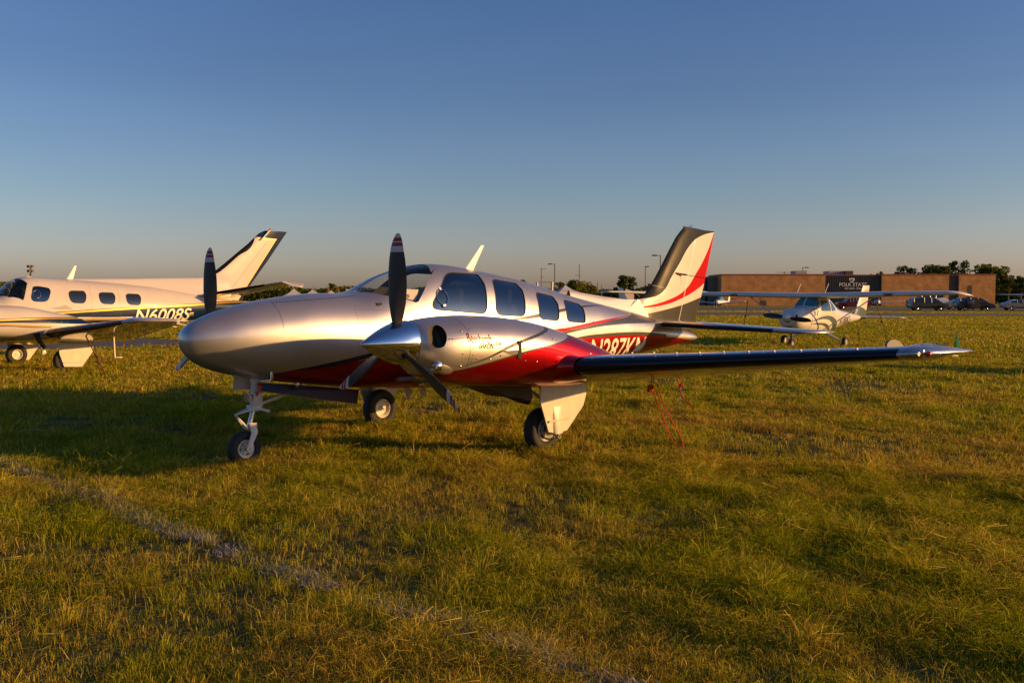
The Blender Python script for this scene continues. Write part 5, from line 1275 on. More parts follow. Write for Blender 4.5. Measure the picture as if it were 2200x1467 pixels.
# ================================================================== cars
def car(kind, loc, rz, label, col, open_door=False):
    root = empty(kind, loc, label, {'minivan': 'car', 'sedan': 'car', 'pickup_truck': 'pickup', 'white_van': 'van', 'camper_van': 'van'}.get(kind, 'car'), "vehicles parked along the far road", rz)
    body = mat(kind + "_paint_%d%d%d" % tuple(int(q * 99) for q in col), col, rough=.3, metal=.3, coat=.8)
    if kind == 'minivan':
        L = 5.1; W = 1.98; prof = [(-2.52, .35), (-2.55, .75), (-2.48, 1.05), (-2.28, 1.12), (1.25, 1.08), (1.75, 1.02), (2.25, .90), (2.48, .72), (2.52, .45), (2.4, .28), (-2.4, .28)]
        gh = [(-2.42, 1.08), (-2.18, 1.62), (-1.9, 1.74), (-.9, 1.79), (.35, 1.74), (.75, 1.62), (1.65, 1.05)]; wb = (-1.55, 1.53)
    elif kind == 'sedan':
        L = 4.8; W = 1.84; prof = [(-2.35, .35), (-2.40, .75), (-2.32, .98), (-1.75, 1.05), (.95, 1.0), (1.6, .95), (2.15, .82), (2.38, .62), (2.35, .38), (2.2, .26), (-2.2, .26)]
        gh = [(-1.95, 1.0), (-1.2, 1.36), (-.5, 1.46), (.2, 1.44), (.6, 1.32), (1.2, .98)]; wb = (-1.42, 1.40)
    else:
        L = 5.4; W = 2.0; prof = [(-2.6, .4), (-2.65, 1.4), (-2.6, 1.8), (1.55, 1.75), (2.2, 1.3), (2.55, 1.0), (2.6, .45), (2.45, .3), (-2.45, .3)]
        gh = [(-2.58, 1.76), (-2.52, 2.3), (-2.3, 2.42), (.9, 2.40), (1.2, 2.25), (1.62, 1.72)]; wb = (-1.5, 1.6)
        if kind == 'pickup_truck': gh = [(-.5, 1.1), (-.4, 1.75), (.1, 1.82), (.8, 1.72), (1.4, 1.1)]; prof = [(-2.6, .5), (-2.65, 1.1), (1.4, 1.12), (2.3, 1.05), (2.6, .8), (2.6, .45), (2.45, .35), (-2.45, .35)]
    # wheel arches cut into the profile line
    def arch(P):
        out = []
        for q in P: out.append(q)
        bz = P[-1][1]
        for wx in wb:
            out += [(wx + .40 * math.cos(t), bz + .02 + .40 * math.sin(t)) for t in np.linspace(math.pi, 0, 7)]
        return out
    P = arch(prof)
    def ring(y, k, inset): 
        cz = .7; return [(x * k, y, cz + (z - cz) * (1 - inset)) for x, z in P]
    mb = MB(); mb.loft([ring(-W / 2, .985, .10), ring(-W / 2 + .06, 1, .0), ring(W / 2 - .06, 1, 0), ring(W / 2, .985, .10)]); b = mb.build('body', body, root, ang=35)
    gk = [( -W / 2 + .10), (-W / 2 + .24)]
    def gr(y0, tz): return None
    z0 = min(z for _, z in gh); z1_ = max(z for _, z in gh)
    def yy(z): return W / 2 - .07 - .20 * (z - z0) / (z1_ - z0)
    n = len(gh); v = [(x, yy(z), z) for x, z in gh] + [(x, -yy(z), z) for x, z in gh]
    mb = MB(); mb.add(v, [tuple(range(n))[::-1], tuple(range(n, 2 * n))] + [(i, i + 1, n + i + 1, n + i) for i in range(n - 1)]); mb.build('window', DG, b, smooth=False)
    # roof skin and pillars
    rf = [q for q in gh if q[1] > z0 + (z1_ - z0) * .72]
    mb = MB(); m_ = len(rf); v = [(x, yy(z) + .004, z + .018) for x, z in rf] + [(x, -yy(z) - .004, z + .018) for x, z in rf] + [(x, yy(z) + .006, z - .05) for x, z in rf] + [(x, -yy(z) - .006, z - .05) for x, z in rf]
    f = [(i, i + 1, m_ + i + 1, m_ + i) for i in range(m_ - 1)] + [(i, 2 * m_ + i, 2 * m_ + i + 1, i + 1) for i in range(m_ - 1)] + [(m_ + i, m_ + i + 1, 3 * m_ + i + 1, 3 * m_ + i) for i in range(m_ - 1)]
    mb.add(v, f)
    gx0, gx1 = gh[0][0], gh[-1][0]; pil = [gx0 + .18, gx0 + (gx1 - gx0) * .38, gx0 + (gx1 - gx0) * .62]
    for k, px_ in enumerate(pil):
        for s in (1, -1):
            zt = float(np.interp(px_ + .1, [q[0] for q in gh], [q[1] for q in gh])) - .02
            mb.tube([(px_, s * (yy(z0) + .002), z0), (px_ + .05, s * (yy(zt) + .004), zt)], .035, 6)
    mb.build('roof', body, b, ang=30)
    for wx in wb:
        for s in (1, -1): add_wheel(root, (0, 0, 0), (wx, s * (W / 2 - .12), .33), .33, .22, s, STEEL, .62)
    for s in (1, -1):
        mb = MB(); mb.box((-L / 2 + .06, s * (W / 2 - .16), 1.0 if kind != 'sedan' else .86), (.12, .24, .16), bev=.02); mb.build('tail_light', RED_LAMP, root)
        mb = MB(); mb.box((L / 2 - .22, s * (W / 2 - .18), .72), (.3, .26, .13), bev=.03); mb.build('headlight', LENS if False else STEEL, root)
        mb = MB(); mb.box((gx1 - .45, s * (W / 2 + .06), z0 + .12), (.14, .2, .13), bev=.03); mb.build('wing_mirror', body, root)
    if open_door:
        mb = MB(); mb.box((-.05, -W / 2 - .0, .98), (.85, .03, 1.2)); mb.build('door_opening', DARK, root, smooth=False)
        mb = MB(); mb.box((-1.0, -W / 2 - .08, .95), (1.0, .06, 1.1), bev=.02); mb.build('sliding_door', body, root)
    return root
RGT = YAW - math.pi / 2                      # heading pointing to the right of the photo
car('minivan', gnd(1993, 130), RGT, "grey minivan on the far road, left of the dark minivan", (.035, .04, .045))
car('minivan', gnd(2092, 130), RGT, "dark navy minivan with its side door open", (.010, .013, .028), True)
car('sedan', gnd(2190, 132), RGT, "silver sedan at the right edge of the photo", (.16, .18, .20))
car('sedan', gnd(2064, 140), RGT, "silver car half hidden behind the dark minivan", (.16, .18, .20))
car('pickup_truck', gnd(1832, 150), RGT + math.pi, "dark red pickup seen behind the high-wing aeroplane's fuselage", (.13, .008, .01))
car('camper_van', gnd(2005, 165), RGT, "white van parked behind the grey minivan", (.55, .55, .55))

# ================================================================== setting
rs = np.random.RandomState(11)
_lat = rs.rand(256, 256)
def vnoise(x, y, s, o=0.0):
    x = np.asarray(x) / s + 57.3 + o; y = np.asarray(y) / s + 91.7 - o
    xi = np.floor(x).astype(int); yi = np.floor(y).astype(int); fx_ = x - xi; fy = y - yi
    fx_ = fx_ * fx_ * (3 - 2 * fx_); fy = fy * fy * (3 - 2 * fy)
    g = lambda a, b: _lat[a % 256, b % 256]
    return (g(xi, yi) * (1 - fx_) + g(xi + 1, yi) * fx_) * (1 - fy) + (g(xi, yi + 1) * (1 - fx_) + g(xi + 1, yi + 1) * fx_) * fy
def fbm(x, y, s, o=0.0): return .55 * vnoise(x, y, s, o) + .28 * vnoise(x, y, s / 2.1, o + 7) + .17 * vnoise(x, y, s / 4.3, o + 13)

def ground_material():
    m, nt, p = _nt("field_ground"); n = nt.nodes; L = nt.links
    tc = n.new('ShaderNodeTexCoord')
    def noise(scale, det=6, stretch=None):
        t = n.new('ShaderNodeTexNoise'); t.inputs['Scale'].default_value = scale; t.inputs['Detail'].default_value = det; L.new(tc.outputs['Object'], t.inputs['Vector']); return t.outputs[0]
    def ramp(s, stops):
        r = n.new('ShaderNodeValToRGB'); e = r.color_ramp.elements
        e[0].position, e[0].color = stops[0][0], (*stops[0][1], 1); e[1].position, e[1].color = stops[-1][0], (*stops[-1][1], 1)
        for a, c in stops[1:-1]: q = e.new(a); q.color = (*c, 1)
        L.new(s, r.inputs[0]); return r.outputs[0]
    big = ramp(noise(.09, 8), [(.32, (.19, .21, .012)), (.48, (.26, .26, .015)), (.60, (.22, .245, .013)), (.72, (.29, .24, .025))])
    fine = ramp(noise(9.0, 8), [(.35, (.42, .40, .38)), (.65, (1.35, 1.3, 1.2))])
    mx = n.new('ShaderNodeMix'); mx.data_type = 'RGBA'; mx.blend_type = 'MULTIPLY'; mx.inputs[0].default_value = .8
    L.new(big, mx.inputs[6]); L.new(fine, mx.inputs[7])
    # bare soil close by where the blades grow out of it
    soil = ramp(noise(3.0, 8), [(.3, (.06, .055, .018)), (.7, (.13, .115, .032))])
    ln = n.new('ShaderNodeVectorMath'); ln.operation = 'DISTANCE'; L.new(tc.outputs['Object'], ln.inputs[0]); ln.inputs[1].default_value = (CAMP[0], CAMP[1], 0)
    mr = n.new('ShaderNodeMapRange'); mr.inputs[1].default_value = 14; mr.inputs[2].default_value = 55; L.new(ln.outputs['Value'], mr.inputs[0])
    m2 = n.new('ShaderNodeMix'); m2.data_type = 'RGBA'; L.new(mr.outputs[0], m2.inputs[0]); L.new(soil, m2.inputs[6]); L.new(mx.outputs[2], m2.inputs[7])
    L.new(m2.outputs[2], p.inputs['Base Color']); p.inputs['Roughness'].default_value = .95; p.inputs['Specular IOR Level'].default_value = .1
    b = n.new('ShaderNodeBump'); b.inputs['Strength'].default_value = .9; b.inputs['Distance'].default_value = .12; L.new(noise(5.0, 8), b.inputs['Height']); L.new(b.outputs[0], p.inputs['Normal'])
    return m
G = 3000
o = link_mesh('ground', [(-G, -G, 0), (G, -G, 0), (G, G, 0), (-G, G, 0)], [(0, 1, 2, 3)], ground_material(), smooth=False); structure(o)
ASPH = mat("asphalt_grey", (.075, .068, .066), rough=.9, noise=.25, nscale=1.2, bump=.2, bscale=30)
def strip(name, D0, D1, z=.004):
    P = [gnd(-3000, D0), gnd(5200, D0), gnd(5200, D1), gnd(-3000, D1)]
    o = link_mesh(name, [(q[0], q[1], z) for q in P], [(0, 1, 2, 3)], ASPH, smooth=False); structure(o)
strip('taxiway', 94.5, 114); strip('road', 131, 178, .004)
P = [un(a, b, 'z', .004) for a, b in [(-300, 761), (27, 753), (205, 748), (392, 741), (600, 735), (600, 733), (392, 732), (307, 726.5), (200, 722), (-300, 716)]]
structure(link_mesh('apron', P, [tuple(range(len(P)))], ASPH, smooth=False))

# ------------------------------------------------------------------ building
BD = 215.0
bo = gnd(1100, BD); RTV = np.array([_rt[0], _rt[1], 0]); AW = FH
def B(px, h, back=0.0): 
    q = bo + RTV * ((px - 1100) / FPX * BD) + AW * back; return (q[0], q[1], h)
def brick_mat():
    m, nt, p = _nt("tan_brick"); n = nt.nodes; L = nt.links
    tc = n.new('ShaderNodeTexCoord'); mp = n.new('ShaderNodeMapping'); mp.inputs['Rotation'].default_value = (0, 0, -(YAW - R(90))); L.new(tc.outputs['Object'], mp.inputs[0])
    sx = n.new('ShaderNodeSeparateXYZ'); L.new(mp.outputs[0], sx.inputs[0]); cx_ = n.new('ShaderNodeCombineXYZ'); L.new(sx.outputs[0], cx_.inputs[0]); L.new(sx.outputs[2], cx_.inputs[1])
    bk = n.new('ShaderNodeTexBrick'); bk.inputs['Scale'].default_value = 1.6; bk.inputs['Color1'].default_value = (.56, .28, .085, 1); bk.inputs['Color2'].default_value = (.42, .20, .058, 1); bk.inputs['Mortar'].default_value = (.24, .15, .08, 1)
    bk.inputs['Mortar Size'].default_value = .03; L.new(cx_.outputs[0], bk.inputs[0])
    nz = n.new('ShaderNodeTexNoise'); nz.inputs['Scale'].default_value = .7; nz.inputs['Detail'].default_value = 8; L.new(cx_.outputs[0], nz.inputs[0])
    mr = n.new('ShaderNodeMapRange'); mr.inputs[1].default_value = .3; mr.inputs[2].default_value = .7; mr.inputs[3].default_value = .75; mr.inputs[4].default_value = 1.2; L.new(nz.outputs[0], mr.inputs[0])
    sc = n.new('ShaderNodeVectorMath'); sc.operation = 'SCALE'; L.new(bk.outputs[0], sc.inputs[0]); L.new(mr.outputs[0], sc.inputs['Scale'])
    L.new(sc.outputs[0], p.inputs['Base Color']); p.inputs['Roughness'].default_value = .9
    return m
BRK = brick_mat(); DPAN = mat("dark_ribbed_metal", (.045, .042, .04), rough=.55); GPAN = mat("grey_metal_panel", (.13, .12, .115), rough=.6); COP = mat("red_coping", (.28, .06, .03), rough=.5)
bh = hz(592, BD)
root = empty('college_building', B(1860, 0), "long low tan brick building with a dark panel reading POLK STATE", "building")
rl = B(1860, 0)
def bx(name, px0, px1, h0, h1, b0, b1, m, parent=root, smooth=False):
    P = [B(px0, h0, b0), B(px1, h0, b0), B(px1, h0, b1), B(px0, h0, b1), B(px0, h1, b0), B(px1, h1, b0), B(px1, h1, b1), B(px0, h1, b1)]
    P = [(a - rl[0], b - rl[1], c) for a, b, c in P]
    return link_mesh(name, P, [(3, 2, 1, 0), (4, 5, 6, 7), (0, 1, 5, 4), (1, 2, 6, 5), (2, 3, 7, 6), (3, 0, 4, 7)], m, parent, smooth)
bx('brick_wall', 1549, 1772, 0, bh, 0, 14, BRK); bx('brick_wall', 1893, 2037, 0, bh, 0, 14, BRK); bx('brick_wall', 2059, 2137, 0, bh, 0, 14, BRK)
bx('metal_wall', 1500, 1549, 0, bh - .25, 4, 15, GPAN)
dp_ = bx('dark_panel', 1772, 1893, 0, bh - .06, .5, 14, DPAN); bx('dark_panel', 2037, 2059, 0, bh - .1, .6, 14, DPAN)
for k in range(24):
    pxk = 1774 + k * 5; bx('panel_rib', pxk, pxk + 1.2, .02, bh - .1, .38, .5, DPAN, dp_) if k % 1 == 0 else None
bx('door_panel', 1500 + 22, 1500 + 27, .01, bh - .5, 3.9, 4.0, DARK)
for a, b_ in ((1548, 1773), (1892, 2038), (2058, 2138)): bx('coping', a, b_, bh, bh + .28, -.1, 14.1, COP)
bx('coping', 1773, 1892, bh - .06, bh + .16, .4, 14, COP)
bx('doorway', 2079, 2087, 0, hz(614, BD), -.05, 0, DPAN); bx('doorway', 1634, 1646, 0, hz(646, BD), -.05, 0, DPAN); bx('doorway', 1948, 1958, 0, hz(645, BD), -.05, 0, DPAN)
for (a, b_) in ((1572, 1583), (1634, 1641), (1700, 1710)): bx('wall_vent', a, b_, hz(643, BD), hz(641.5, BD), -.06, 0, GPAN)
bx('rooftop_unit', 1722, 1747, bh, hz(581, BD), 5, 9, mat("roof_unit_grey", (.32, .32, .33), rough=.5)); bx('rooftop_unit', 1795, 1830, bh, hz(581.5, BD), 5, 9, MATS["roof_unit_grey"]); bx('rooftop_unit', 1828, 1845, bh, hz(581.5, BD), 4, 9, DPAN)
SIGN = mat("sign_letters", (.62, .62, .60), rough=.5)
def btext(t, px0, px1, py, hpx, nm, bold=0): 
    o_ = B(px0, hz(py, BD), .32); text_flat(t, (o_[0] - rl[0], o_[1] - rl[1], o_[2]), RTV, (0, 0, 1), (px1 - px0) / FPX * BD, hpx / FPX * BD, nm, SIGN, dp_, bold=bold)
btext("POLK STATE", 1803, 1862, 615.5, 7.5, 'sign_lettering', .01); btext("Airside~East", 1814, 1853, 622, 4.6, 'sign_lettering')
def bpoly(P, nm, m, d):
    V = [B(a, hz(b, BD), d) for a, b in P]; return link_mesh(nm, [(a - rl[0], b - rl[1], c) for a, b, c in V], [tuple(range(len(P)))], m, dp_, False)
bpoly([(1824, 598), (1836, 598), (1836, 602), (1833, 606), (1830, 608), (1827, 606), (1824, 602)], 'shield_emblem', SIGN, .33)
bpoly([(1826, 602), (1829, 600), (1834, 600), (1831, 602), (1833, 603), (1829, 605.5)], 'shield_mark', DPAN, .31)

# ------------------------------------------------------------------ poles
POLE = mat("weathered_pole", (.16, .13, .10), rough=.8); LPOLE = mat("bronze_lamp_pole", (.07, .06, .05), rough=.5)
def lamp(px, py, hm, label, arm=-1, two=False):
    D = (hm - CAMP[2]) / ((641 - py) / FPX); g = gnd(px, D); root = empty('street_lamp', g, label, "street lamp", "lamps beyond the field")
    mb = MB(); mb.tube([(0, 0, 0), (0, 0, hm)], [.12, .09], 8); mb.build('pole', LPOLE, root)
    a = RTV * arm; mb = MB(); mb.tube([(0, 0, hm - .1), tuple(a * .9 + (0, 0, hm - .05))], .05, 6); c = a * 1.0; mb.box((c[0], c[1], hm - .05), (.9, .45, .22), bev=.05, rot=Matrix.Rotation(YAW - R(90), 3, 'Z')); mb.build('lamp_head', LPOLE, root)
lamp(1191.5, 567.5, 9, "street lamp with its arm to the left, between two wooden poles"); lamp(1418, 549, 9, "tall street lamp right beside the silver aeroplane's fin, highest in view"); lamp(1386, 573, 9, "street lamp with short head, just left of the tallest lamp", 0.4)
lamp(1723, 575, 9, "street lamp rising behind the brick building's roof unit", 1)
def upole(px, py, hm, label, arms=()):
    D = (hm - CAMP[2]) / ((641 - py) / FPX); g = gnd(px, D); root = empty('utility_pole', g, label, "utility pole", "wooden poles beyond the field")
    mb = MB(); mb.tube([(0, 0, 0), (0, 0, hm)], [.16, .11], 8); mb.build('pole', POLE, root)
    for (h, L_) in arms:
        mb = MB(); mb.tube([tuple(RTV * -L_ * .3 + (0, 0, hm - h)), tuple(RTV * L_ + (0, 0, hm - h + .1))], .06, 6); mb.build('cross_arm', POLE, root)
upole(1163, 577, 10, "wooden pole with a small side arm, leftmost of the poles", ((.3, 1.5), (2.5, .8))); upole(1244.5, 569, 11, "wooden pole right of the first street lamp", ((3.0, -1.2),))
upole(1284, 606, 6, "short pole left of the round dark tree"); upole(1292, 612, 6, "shortest pole, close left of the round dark tree"); upole(1684, 584, 9, "wooden pole with cross arm behind the brick building", ((.3, 2.2), (.31, -2.2)))
D = 420.; g = gnd(68, D); root = empty('cell_tower', g, "distant tower with antennas above the white aeroplane's roof", "tower"); h = hz(570, D)
mb = MB(); mb.tube([(0, 0, 0), (0, 0, h)], [.7, .35], 8); mb.build('mast', LPOLE, root)
for z in (h - .6, h - 2.6, h - 6.2):
    mb = MB()
    for k in range(6): mb.box((1.2 * math.cos(k * 1.05), 1.2 * math.sin(k * 1.05), z), (.5, .5, 1.1))
    mb.build('antenna_panels', LPOLE, root)

# ------------------------------------------------------------------ tents, banners, gate
TENT = mat("tent_white", (.42, .42, .45), rough=.7); BAN = mat("banner_yellow", (.42, .24, .02), rough=.6)
def tent(px, ypeak, wpx, D, label):
    g = gnd(px, D); h = hz(ypeak, D); w = wpx / FPX * D / 2; root = empty('canopy_tent', g, label, "tent", "white canopy tents beyond the field", YAW + .3)
    mb = MB(); e = h * .74
    rings = []
    for k in range(7):
        t = k / 6; r_ = w * (1 - t) ** 1.0 + .03; rings.append([(r_ * a, r_ * b, e + (h - e) * (t ** 1.5)) for a, b in ((1, 1), (-1, 1), (-1, -1), (1, -1))])
    mb.loft(rings, caps=False); mb.loft([[(w * a, w * b, z) for a, b in ((1, 1), (-1, 1), (-1, -1), (1, -1))] for z in (e - .35, e)], caps=False); mb.build('canopy', TENT, root, smooth=False)
    for a, b in ((1, 1), (-1, 1), (-1, -1), (1, -1)):
        mb = MB(); mb.tube([(w * .97 * a, w * .97 * b, 0), (w * .97 * a, w * .97 * b, e)], .03, 5); mb.build('leg', STEEL, root)
tent(1214, 613, 44, 130, "white peaked canopy tent behind the silver aeroplane's cabin roof")
tent(632, 621, 46, 95, "white canopy tent under the white aeroplane's tailplane tip"); tent(672, 623, 52, 98, "white canopy tent between the tailplane tip and the yellow banners"); tent(712, 624.5, 46, 92, "white canopy tent in front of the small round tree, behind the silver nose")
mb = MB(); g = gnd(752, 88); w_ = .9; h = hz(621, 88)
mb.plate([g + (-RTV * .75) + (0, 0, .1), g + RTV * .55 + (0, 0, .1), g + RTV * .5 + (0, 0, h - .12), g + (-RTV * .35) + (0, 0, h)], -FH * .08)
tag(mb.build('aeroplane_fin', mat("sunlit_cream", (.72, .62, .48), rough=.5), smooth=False), "cream tail fin catching the sun at the foot of the silver aeroplane's windshield", "aeroplane fin")
for k, (px, py, D) in enumerate([(674, 613, 99), (703, 612, 100), (724, 612, 101), (752.5, 613, 104), (763, 614, 106)]):
    g = gnd(px, D); h = hz(py, D); mb = MB(); root = empty('feather_banner', g, ["yellow banner between two white tents, leftmost of five", "yellow banner just left of the small round tree", "yellow banner just right of the small round tree", "yellow banner above the sunlit cream fin", "yellow banner nearest the silver aeroplane's windshield"][k], "banner", "yellow banners beyond the field")
    mb.tube([(0, 0, 0), (0, 0, h)], .025, 5); mb.build('pole', POLE, root)
    mb = MB(); a = RTV * .32; mb.plate([(0, 0, .8), (a[0], a[1], .8), (a[0] * 1.1, a[1] * 1.1, h * .7), (a[0] * .5, a[1] * .5, h)], FH * .02); mb.build('flag', BAN, root, smooth=False)
D = 140; g = gnd(1172, D); root = empty('goal_frame', g, "white rectangular frame standing left of the peaked tent", "frame"); h = hz(606.5, D)
for px in (1154, 1186): q = (gnd(px, D) - g); mb = MB(); mb.box((q[0], q[1], h / 2), (.25, .25, h)); mb.build('post', TENT, root, smooth=False)
a = gnd(1154, D) - g; b = gnd(1186, D) - g; mb = MB(); mb.tube([(a[0], a[1], h), (b[0], b[1], h)], .1, 6); mb.build('crossbar', TENT, root)
# cabin of the far aeroplane's neighbour: small cream fin above the dorsal line
g = gnd(1345, 88); h = hz(621, 88); mb = MB(); mb.plate([g + (-RTV * .45) + (0, 0, .5), g + RTV * .75 + (0, 0, .5), g + RTV * .7 + (0, 0, h - .25), g + (-RTV * .05) + (0, 0, h)], -FH * .1)
tag(mb.build('aeroplane_fin', MATS["sunlit_cream"], smooth=False), "small cream tail fin rising above the silver aeroplane's rear fuselage, below the round dark tree", "aeroplane fin")

# ------------------------------------------------------------------ trees
def leaf_material(name, c1, c2):
    m = bpy.data.materials.new(name); m.use_nodes = True; nt = m.node_tree; n = nt.nodes; n.clear(); L = nt.links
    out = n.new('ShaderNodeOutputMaterial'); df = n.new('ShaderNodeBsdfDiffuse'); tl = n.new('ShaderNodeBsdfTranslucent'); mx = n.new('ShaderNodeMixShader'); mx.inputs[0].default_value = .3
    tc = n.new('ShaderNodeTexCoord'); nz = n.new('ShaderNodeTexNoise'); nz.inputs['Scale'].default_value = .8; nz.inputs['Detail'].default_value = 4; L.new(tc.outputs['Object'], nz.inputs[0])
    r = n.new('ShaderNodeValToRGB'); r.color_ramp.elements[0].position = .35; r.color_ramp.elements[0].color = (*c1, 1); r.color_ramp.elements[1].position = .65; r.color_ramp.elements[1].color = (*c2, 1); L.new(nz.outputs[0], r.inputs[0])
    L.new(r.outputs[0], df.inputs[0]); L.new(r.outputs[0], tl.inputs[0]); L.new(df.outputs[0], mx.inputs[1]); L.new(tl.outputs[0], mx.inputs[2]); L.new(mx.outputs[0], out.inputs[0])
    return m
LEAF = {'dark': leaf_material("leaf_dark", (.03, .05, .010), (.085, .105, .018)), 'mid': leaf_material("leaf_mid", (.06, .085, .014), (.13, .14, .026)), 'yellow': leaf_material("leaf_yellow_green", (.11, .13, .02), (.20, .18, .04))}
BARK = mat("bark", (.09, .07, .05), rough=.9)
def leaf_quads(P, size, rr):
    n = len(P); a = rr.normal(size=(n, 3)); a /= np.linalg.norm(a, axis=1, keepdims=True); b = rr.normal(size=(n, 3)); b -= a * np.sum(a * b, 1, keepdims=True); b /= np.linalg.norm(b, axis=1, keepdims=True)
    s = (size * rr.uniform(.6, 1.3, n))[:, None]
    V = np.stack([P - a * s, P - b * s * .5, P + a * s, P + b * s * .5], 1).reshape(-1, 3); F = np.arange(4 * n).reshape(n, 4)
    return V, F
def fast_mesh(name, V, F, m, parent=None, col=None):
    me = bpy.data.meshes.new(name); me.vertices.add(len(V)); me.vertices.foreach_set('co', V.astype(np.float32).ravel())
    k = F.shape[1]; me.loops.add(F.size); me.loops.foreach_set('vertex_index', F.astype(np.int32).ravel()); me.polygons.add(len(F)); me.polygons.foreach_set('loop_start', np.arange(0, F.size, k, dtype=np.int32)); me.update(calc_edges=True)
    me.materials.append(m)
    if col is not None:
        ca = me.color_attributes.new("Col", 'FLOAT_COLOR', 'POINT'); ca.data.foreach_set('color', col.astype(np.float32).ravel())
    o = bpy.data.objects.new(name, me); COL.objects.link(o)
    if parent is not None: o.parent = parent
    return o
def tree(px, ytop, wpx, D, kind, label, seed, round_=.8):
    rr = np.random.RandomState(seed); h = hz(ytop, D); w = wpx / FPX * D / 2; g = gnd(px, D); root = empty('tree', g, label, "tree", "trees beyond the field")
    nc = 26; C = []
    for _ in range(nc):
        t = rr.uniform(0, 1) ** .7; ang = rr.uniform(0, 2 * math.pi); zf = .30 + .62 * t; env = math.sin(math.pi * min(1, (zf - .15) / .9)) ** .7; r_ = env * w * .72 * math.sqrt(rr.uniform(.05, 1))
        C.append((r_ * math.cos(ang), r_ * math.sin(ang), h * zf))
    P = []
    for c in C:
        k = 75; q = rr.normal(size=(k, 3)); q /= np.linalg.norm(q, axis=1, keepdims=True); rad = w * rr.uniform(.20, .36); P.append(np.array(c) + q * rad * rr.uniform(.5, 1.05, (k, 1)) * np.array([1, 1, .75]))
    P = np.concatenate(P); P[:, 2] = np.clip(P[:, 2], h * .12, h)
    V, F = leaf_quads(P, max(.18, w * .085), rr); fast_mesh('crown', V, F, LEAF[kind], root)
    mb = MB(); mb.tube([(0, 0, 0), (.05 * w, 0, h * .3), (-.03 * w, .04 * w, h * .6)], [.045 * h, .03 * h, .012 * h], 8)
    for c in C[:7]: mb.tube([(0, 0, h * .25), (c[0] * .5, c[1] * .5, (c[2] + h * .25) / 2 + .02 * h), c], [.02 * h, .013 * h, .004 * h], 5)
    mb.build('trunk', BARK, root)
for i, a in enumerate([(1345, 592, 62, 190, 'dark', "round dark-green tree above the silver aeroplane's rear fuselage"), (1238, 600, 60, 220, 'yellow', "yellow-green tree beside the wooden pole and peaked tent"), (1262, 606, 50, 225, 'yellow', "lower yellow-green tree right of the wooden pole"), (1204, 603, 42, 230, 'mid', "tree directly behind the first street lamp"),
                       (1124, 599, 32, 240, 'dark', "small dark treetop over the silver aeroplane's cabin roof"), (1394, 606, 30, 240, 'mid', "small tree at the foot of the tallest street lamp"), (1945, 570, 62, 262, 'dark', "dark tree behind the brick building, left of the clump"),
                       (1990, 570, 80, 258, 'mid', "broad tree in the middle of the clump behind the brick building"), (2022, 568, 70, 264, 'mid', "tree behind the brick building joined to the tall one"), (2057, 558, 62, 255, 'dark', "tallest tree above the brick building's roof"),
                       (2128, 570, 100, 275, 'mid', "wide flat-topped tree above the building's right end"), (2165, 590, 50, 270, 'mid', "tree just right of the building's end"), (2192, 590, 50, 265, 'dark', "tree at the right edge of the photo"), (1872, 584, 20, 252, 'yellow', "thin pale treetop right of the roof units"), (1889, 577, 20, 254, 'yellow', "taller thin treetop right of the roof units"),
                       (714, 607, 26, 260, 'mid', "small round tree behind the yellow banners")]):
    tree(*a[:5], a[5], 100 + i)
# far-off wood all round the horizon
rr = np.random.RandomState(5)
def wood(name, R0, R1, a0, a1, n, hmin, hmax, size, m, label):
    t = rr.uniform(a0, a1, n); r_ = rr.uniform(R0, R1, n); env = hmin + (hmax - hmin) * fbm(np.cos(t) * R0, np.sin(t) * R0, 22) ** 1.0; z = env * rr.uniform(0, 1, n) ** .7
    P = np.stack([CAMP[0] + r_ * np.cos(t), CAMP[1] + r_ * np.sin(t), z], -1); V, F = leaf_quads(P, size, rr); tag(fast_mesh(name, V, F, m), label, "woods", kind='stuff')
wood('far_woods', 330, 370, YAW - .62, YAW + .62, 110000, 3.0, 8.0, .6, LEAF['mid'], "low line of distant woods along the horizon")
sa = math.atan2(SUN_AZ[1], SUN_AZ[0])
wood('far_woods', 150, 175, sa - 1.35, sa + 1.0, 26000, 3.0, 9.0, .9, LEAF['mid'], "wood behind the photographer on the sunny side of the field")

# ------------------------------------------------------------------ grass
def grass_material():
    m = bpy.data.materials.new("grass_blades"); m.use_nodes = True; nt = m.node_tree; n = nt.nodes; n.clear(); L = nt.links
    out = n.new('ShaderNodeOutputMaterial'); df = n.new('ShaderNodeBsdfDiffuse'); tl = n.new('ShaderNodeBsdfTranslucent'); mx = n.new('ShaderNodeMixShader'); mx.inputs[0].default_value = .45
    at = n.new('ShaderNodeAttribute'); at.attribute_name = 'Col'
    L.new(at.outputs[0], df.inputs[0]); L.new(at.outputs[0], tl.inputs[0]); L.new(df.outputs[0], mx.inputs[1]); L.new(tl.outputs[0], mx.inputs[2]); L.new(mx.outputs[0], out.inputs[0])
    return m
GM = grass_material()
def chalk(x, y):
    c = .93 + .04 * np.sin(y * .7) + .10 * (fbm(x, y, .5, 3) - .5); d = np.abs(x - c); return np.clip(1.3 - d / .12, 0, 1) * (fbm(x, y, .45, 20) > .36)
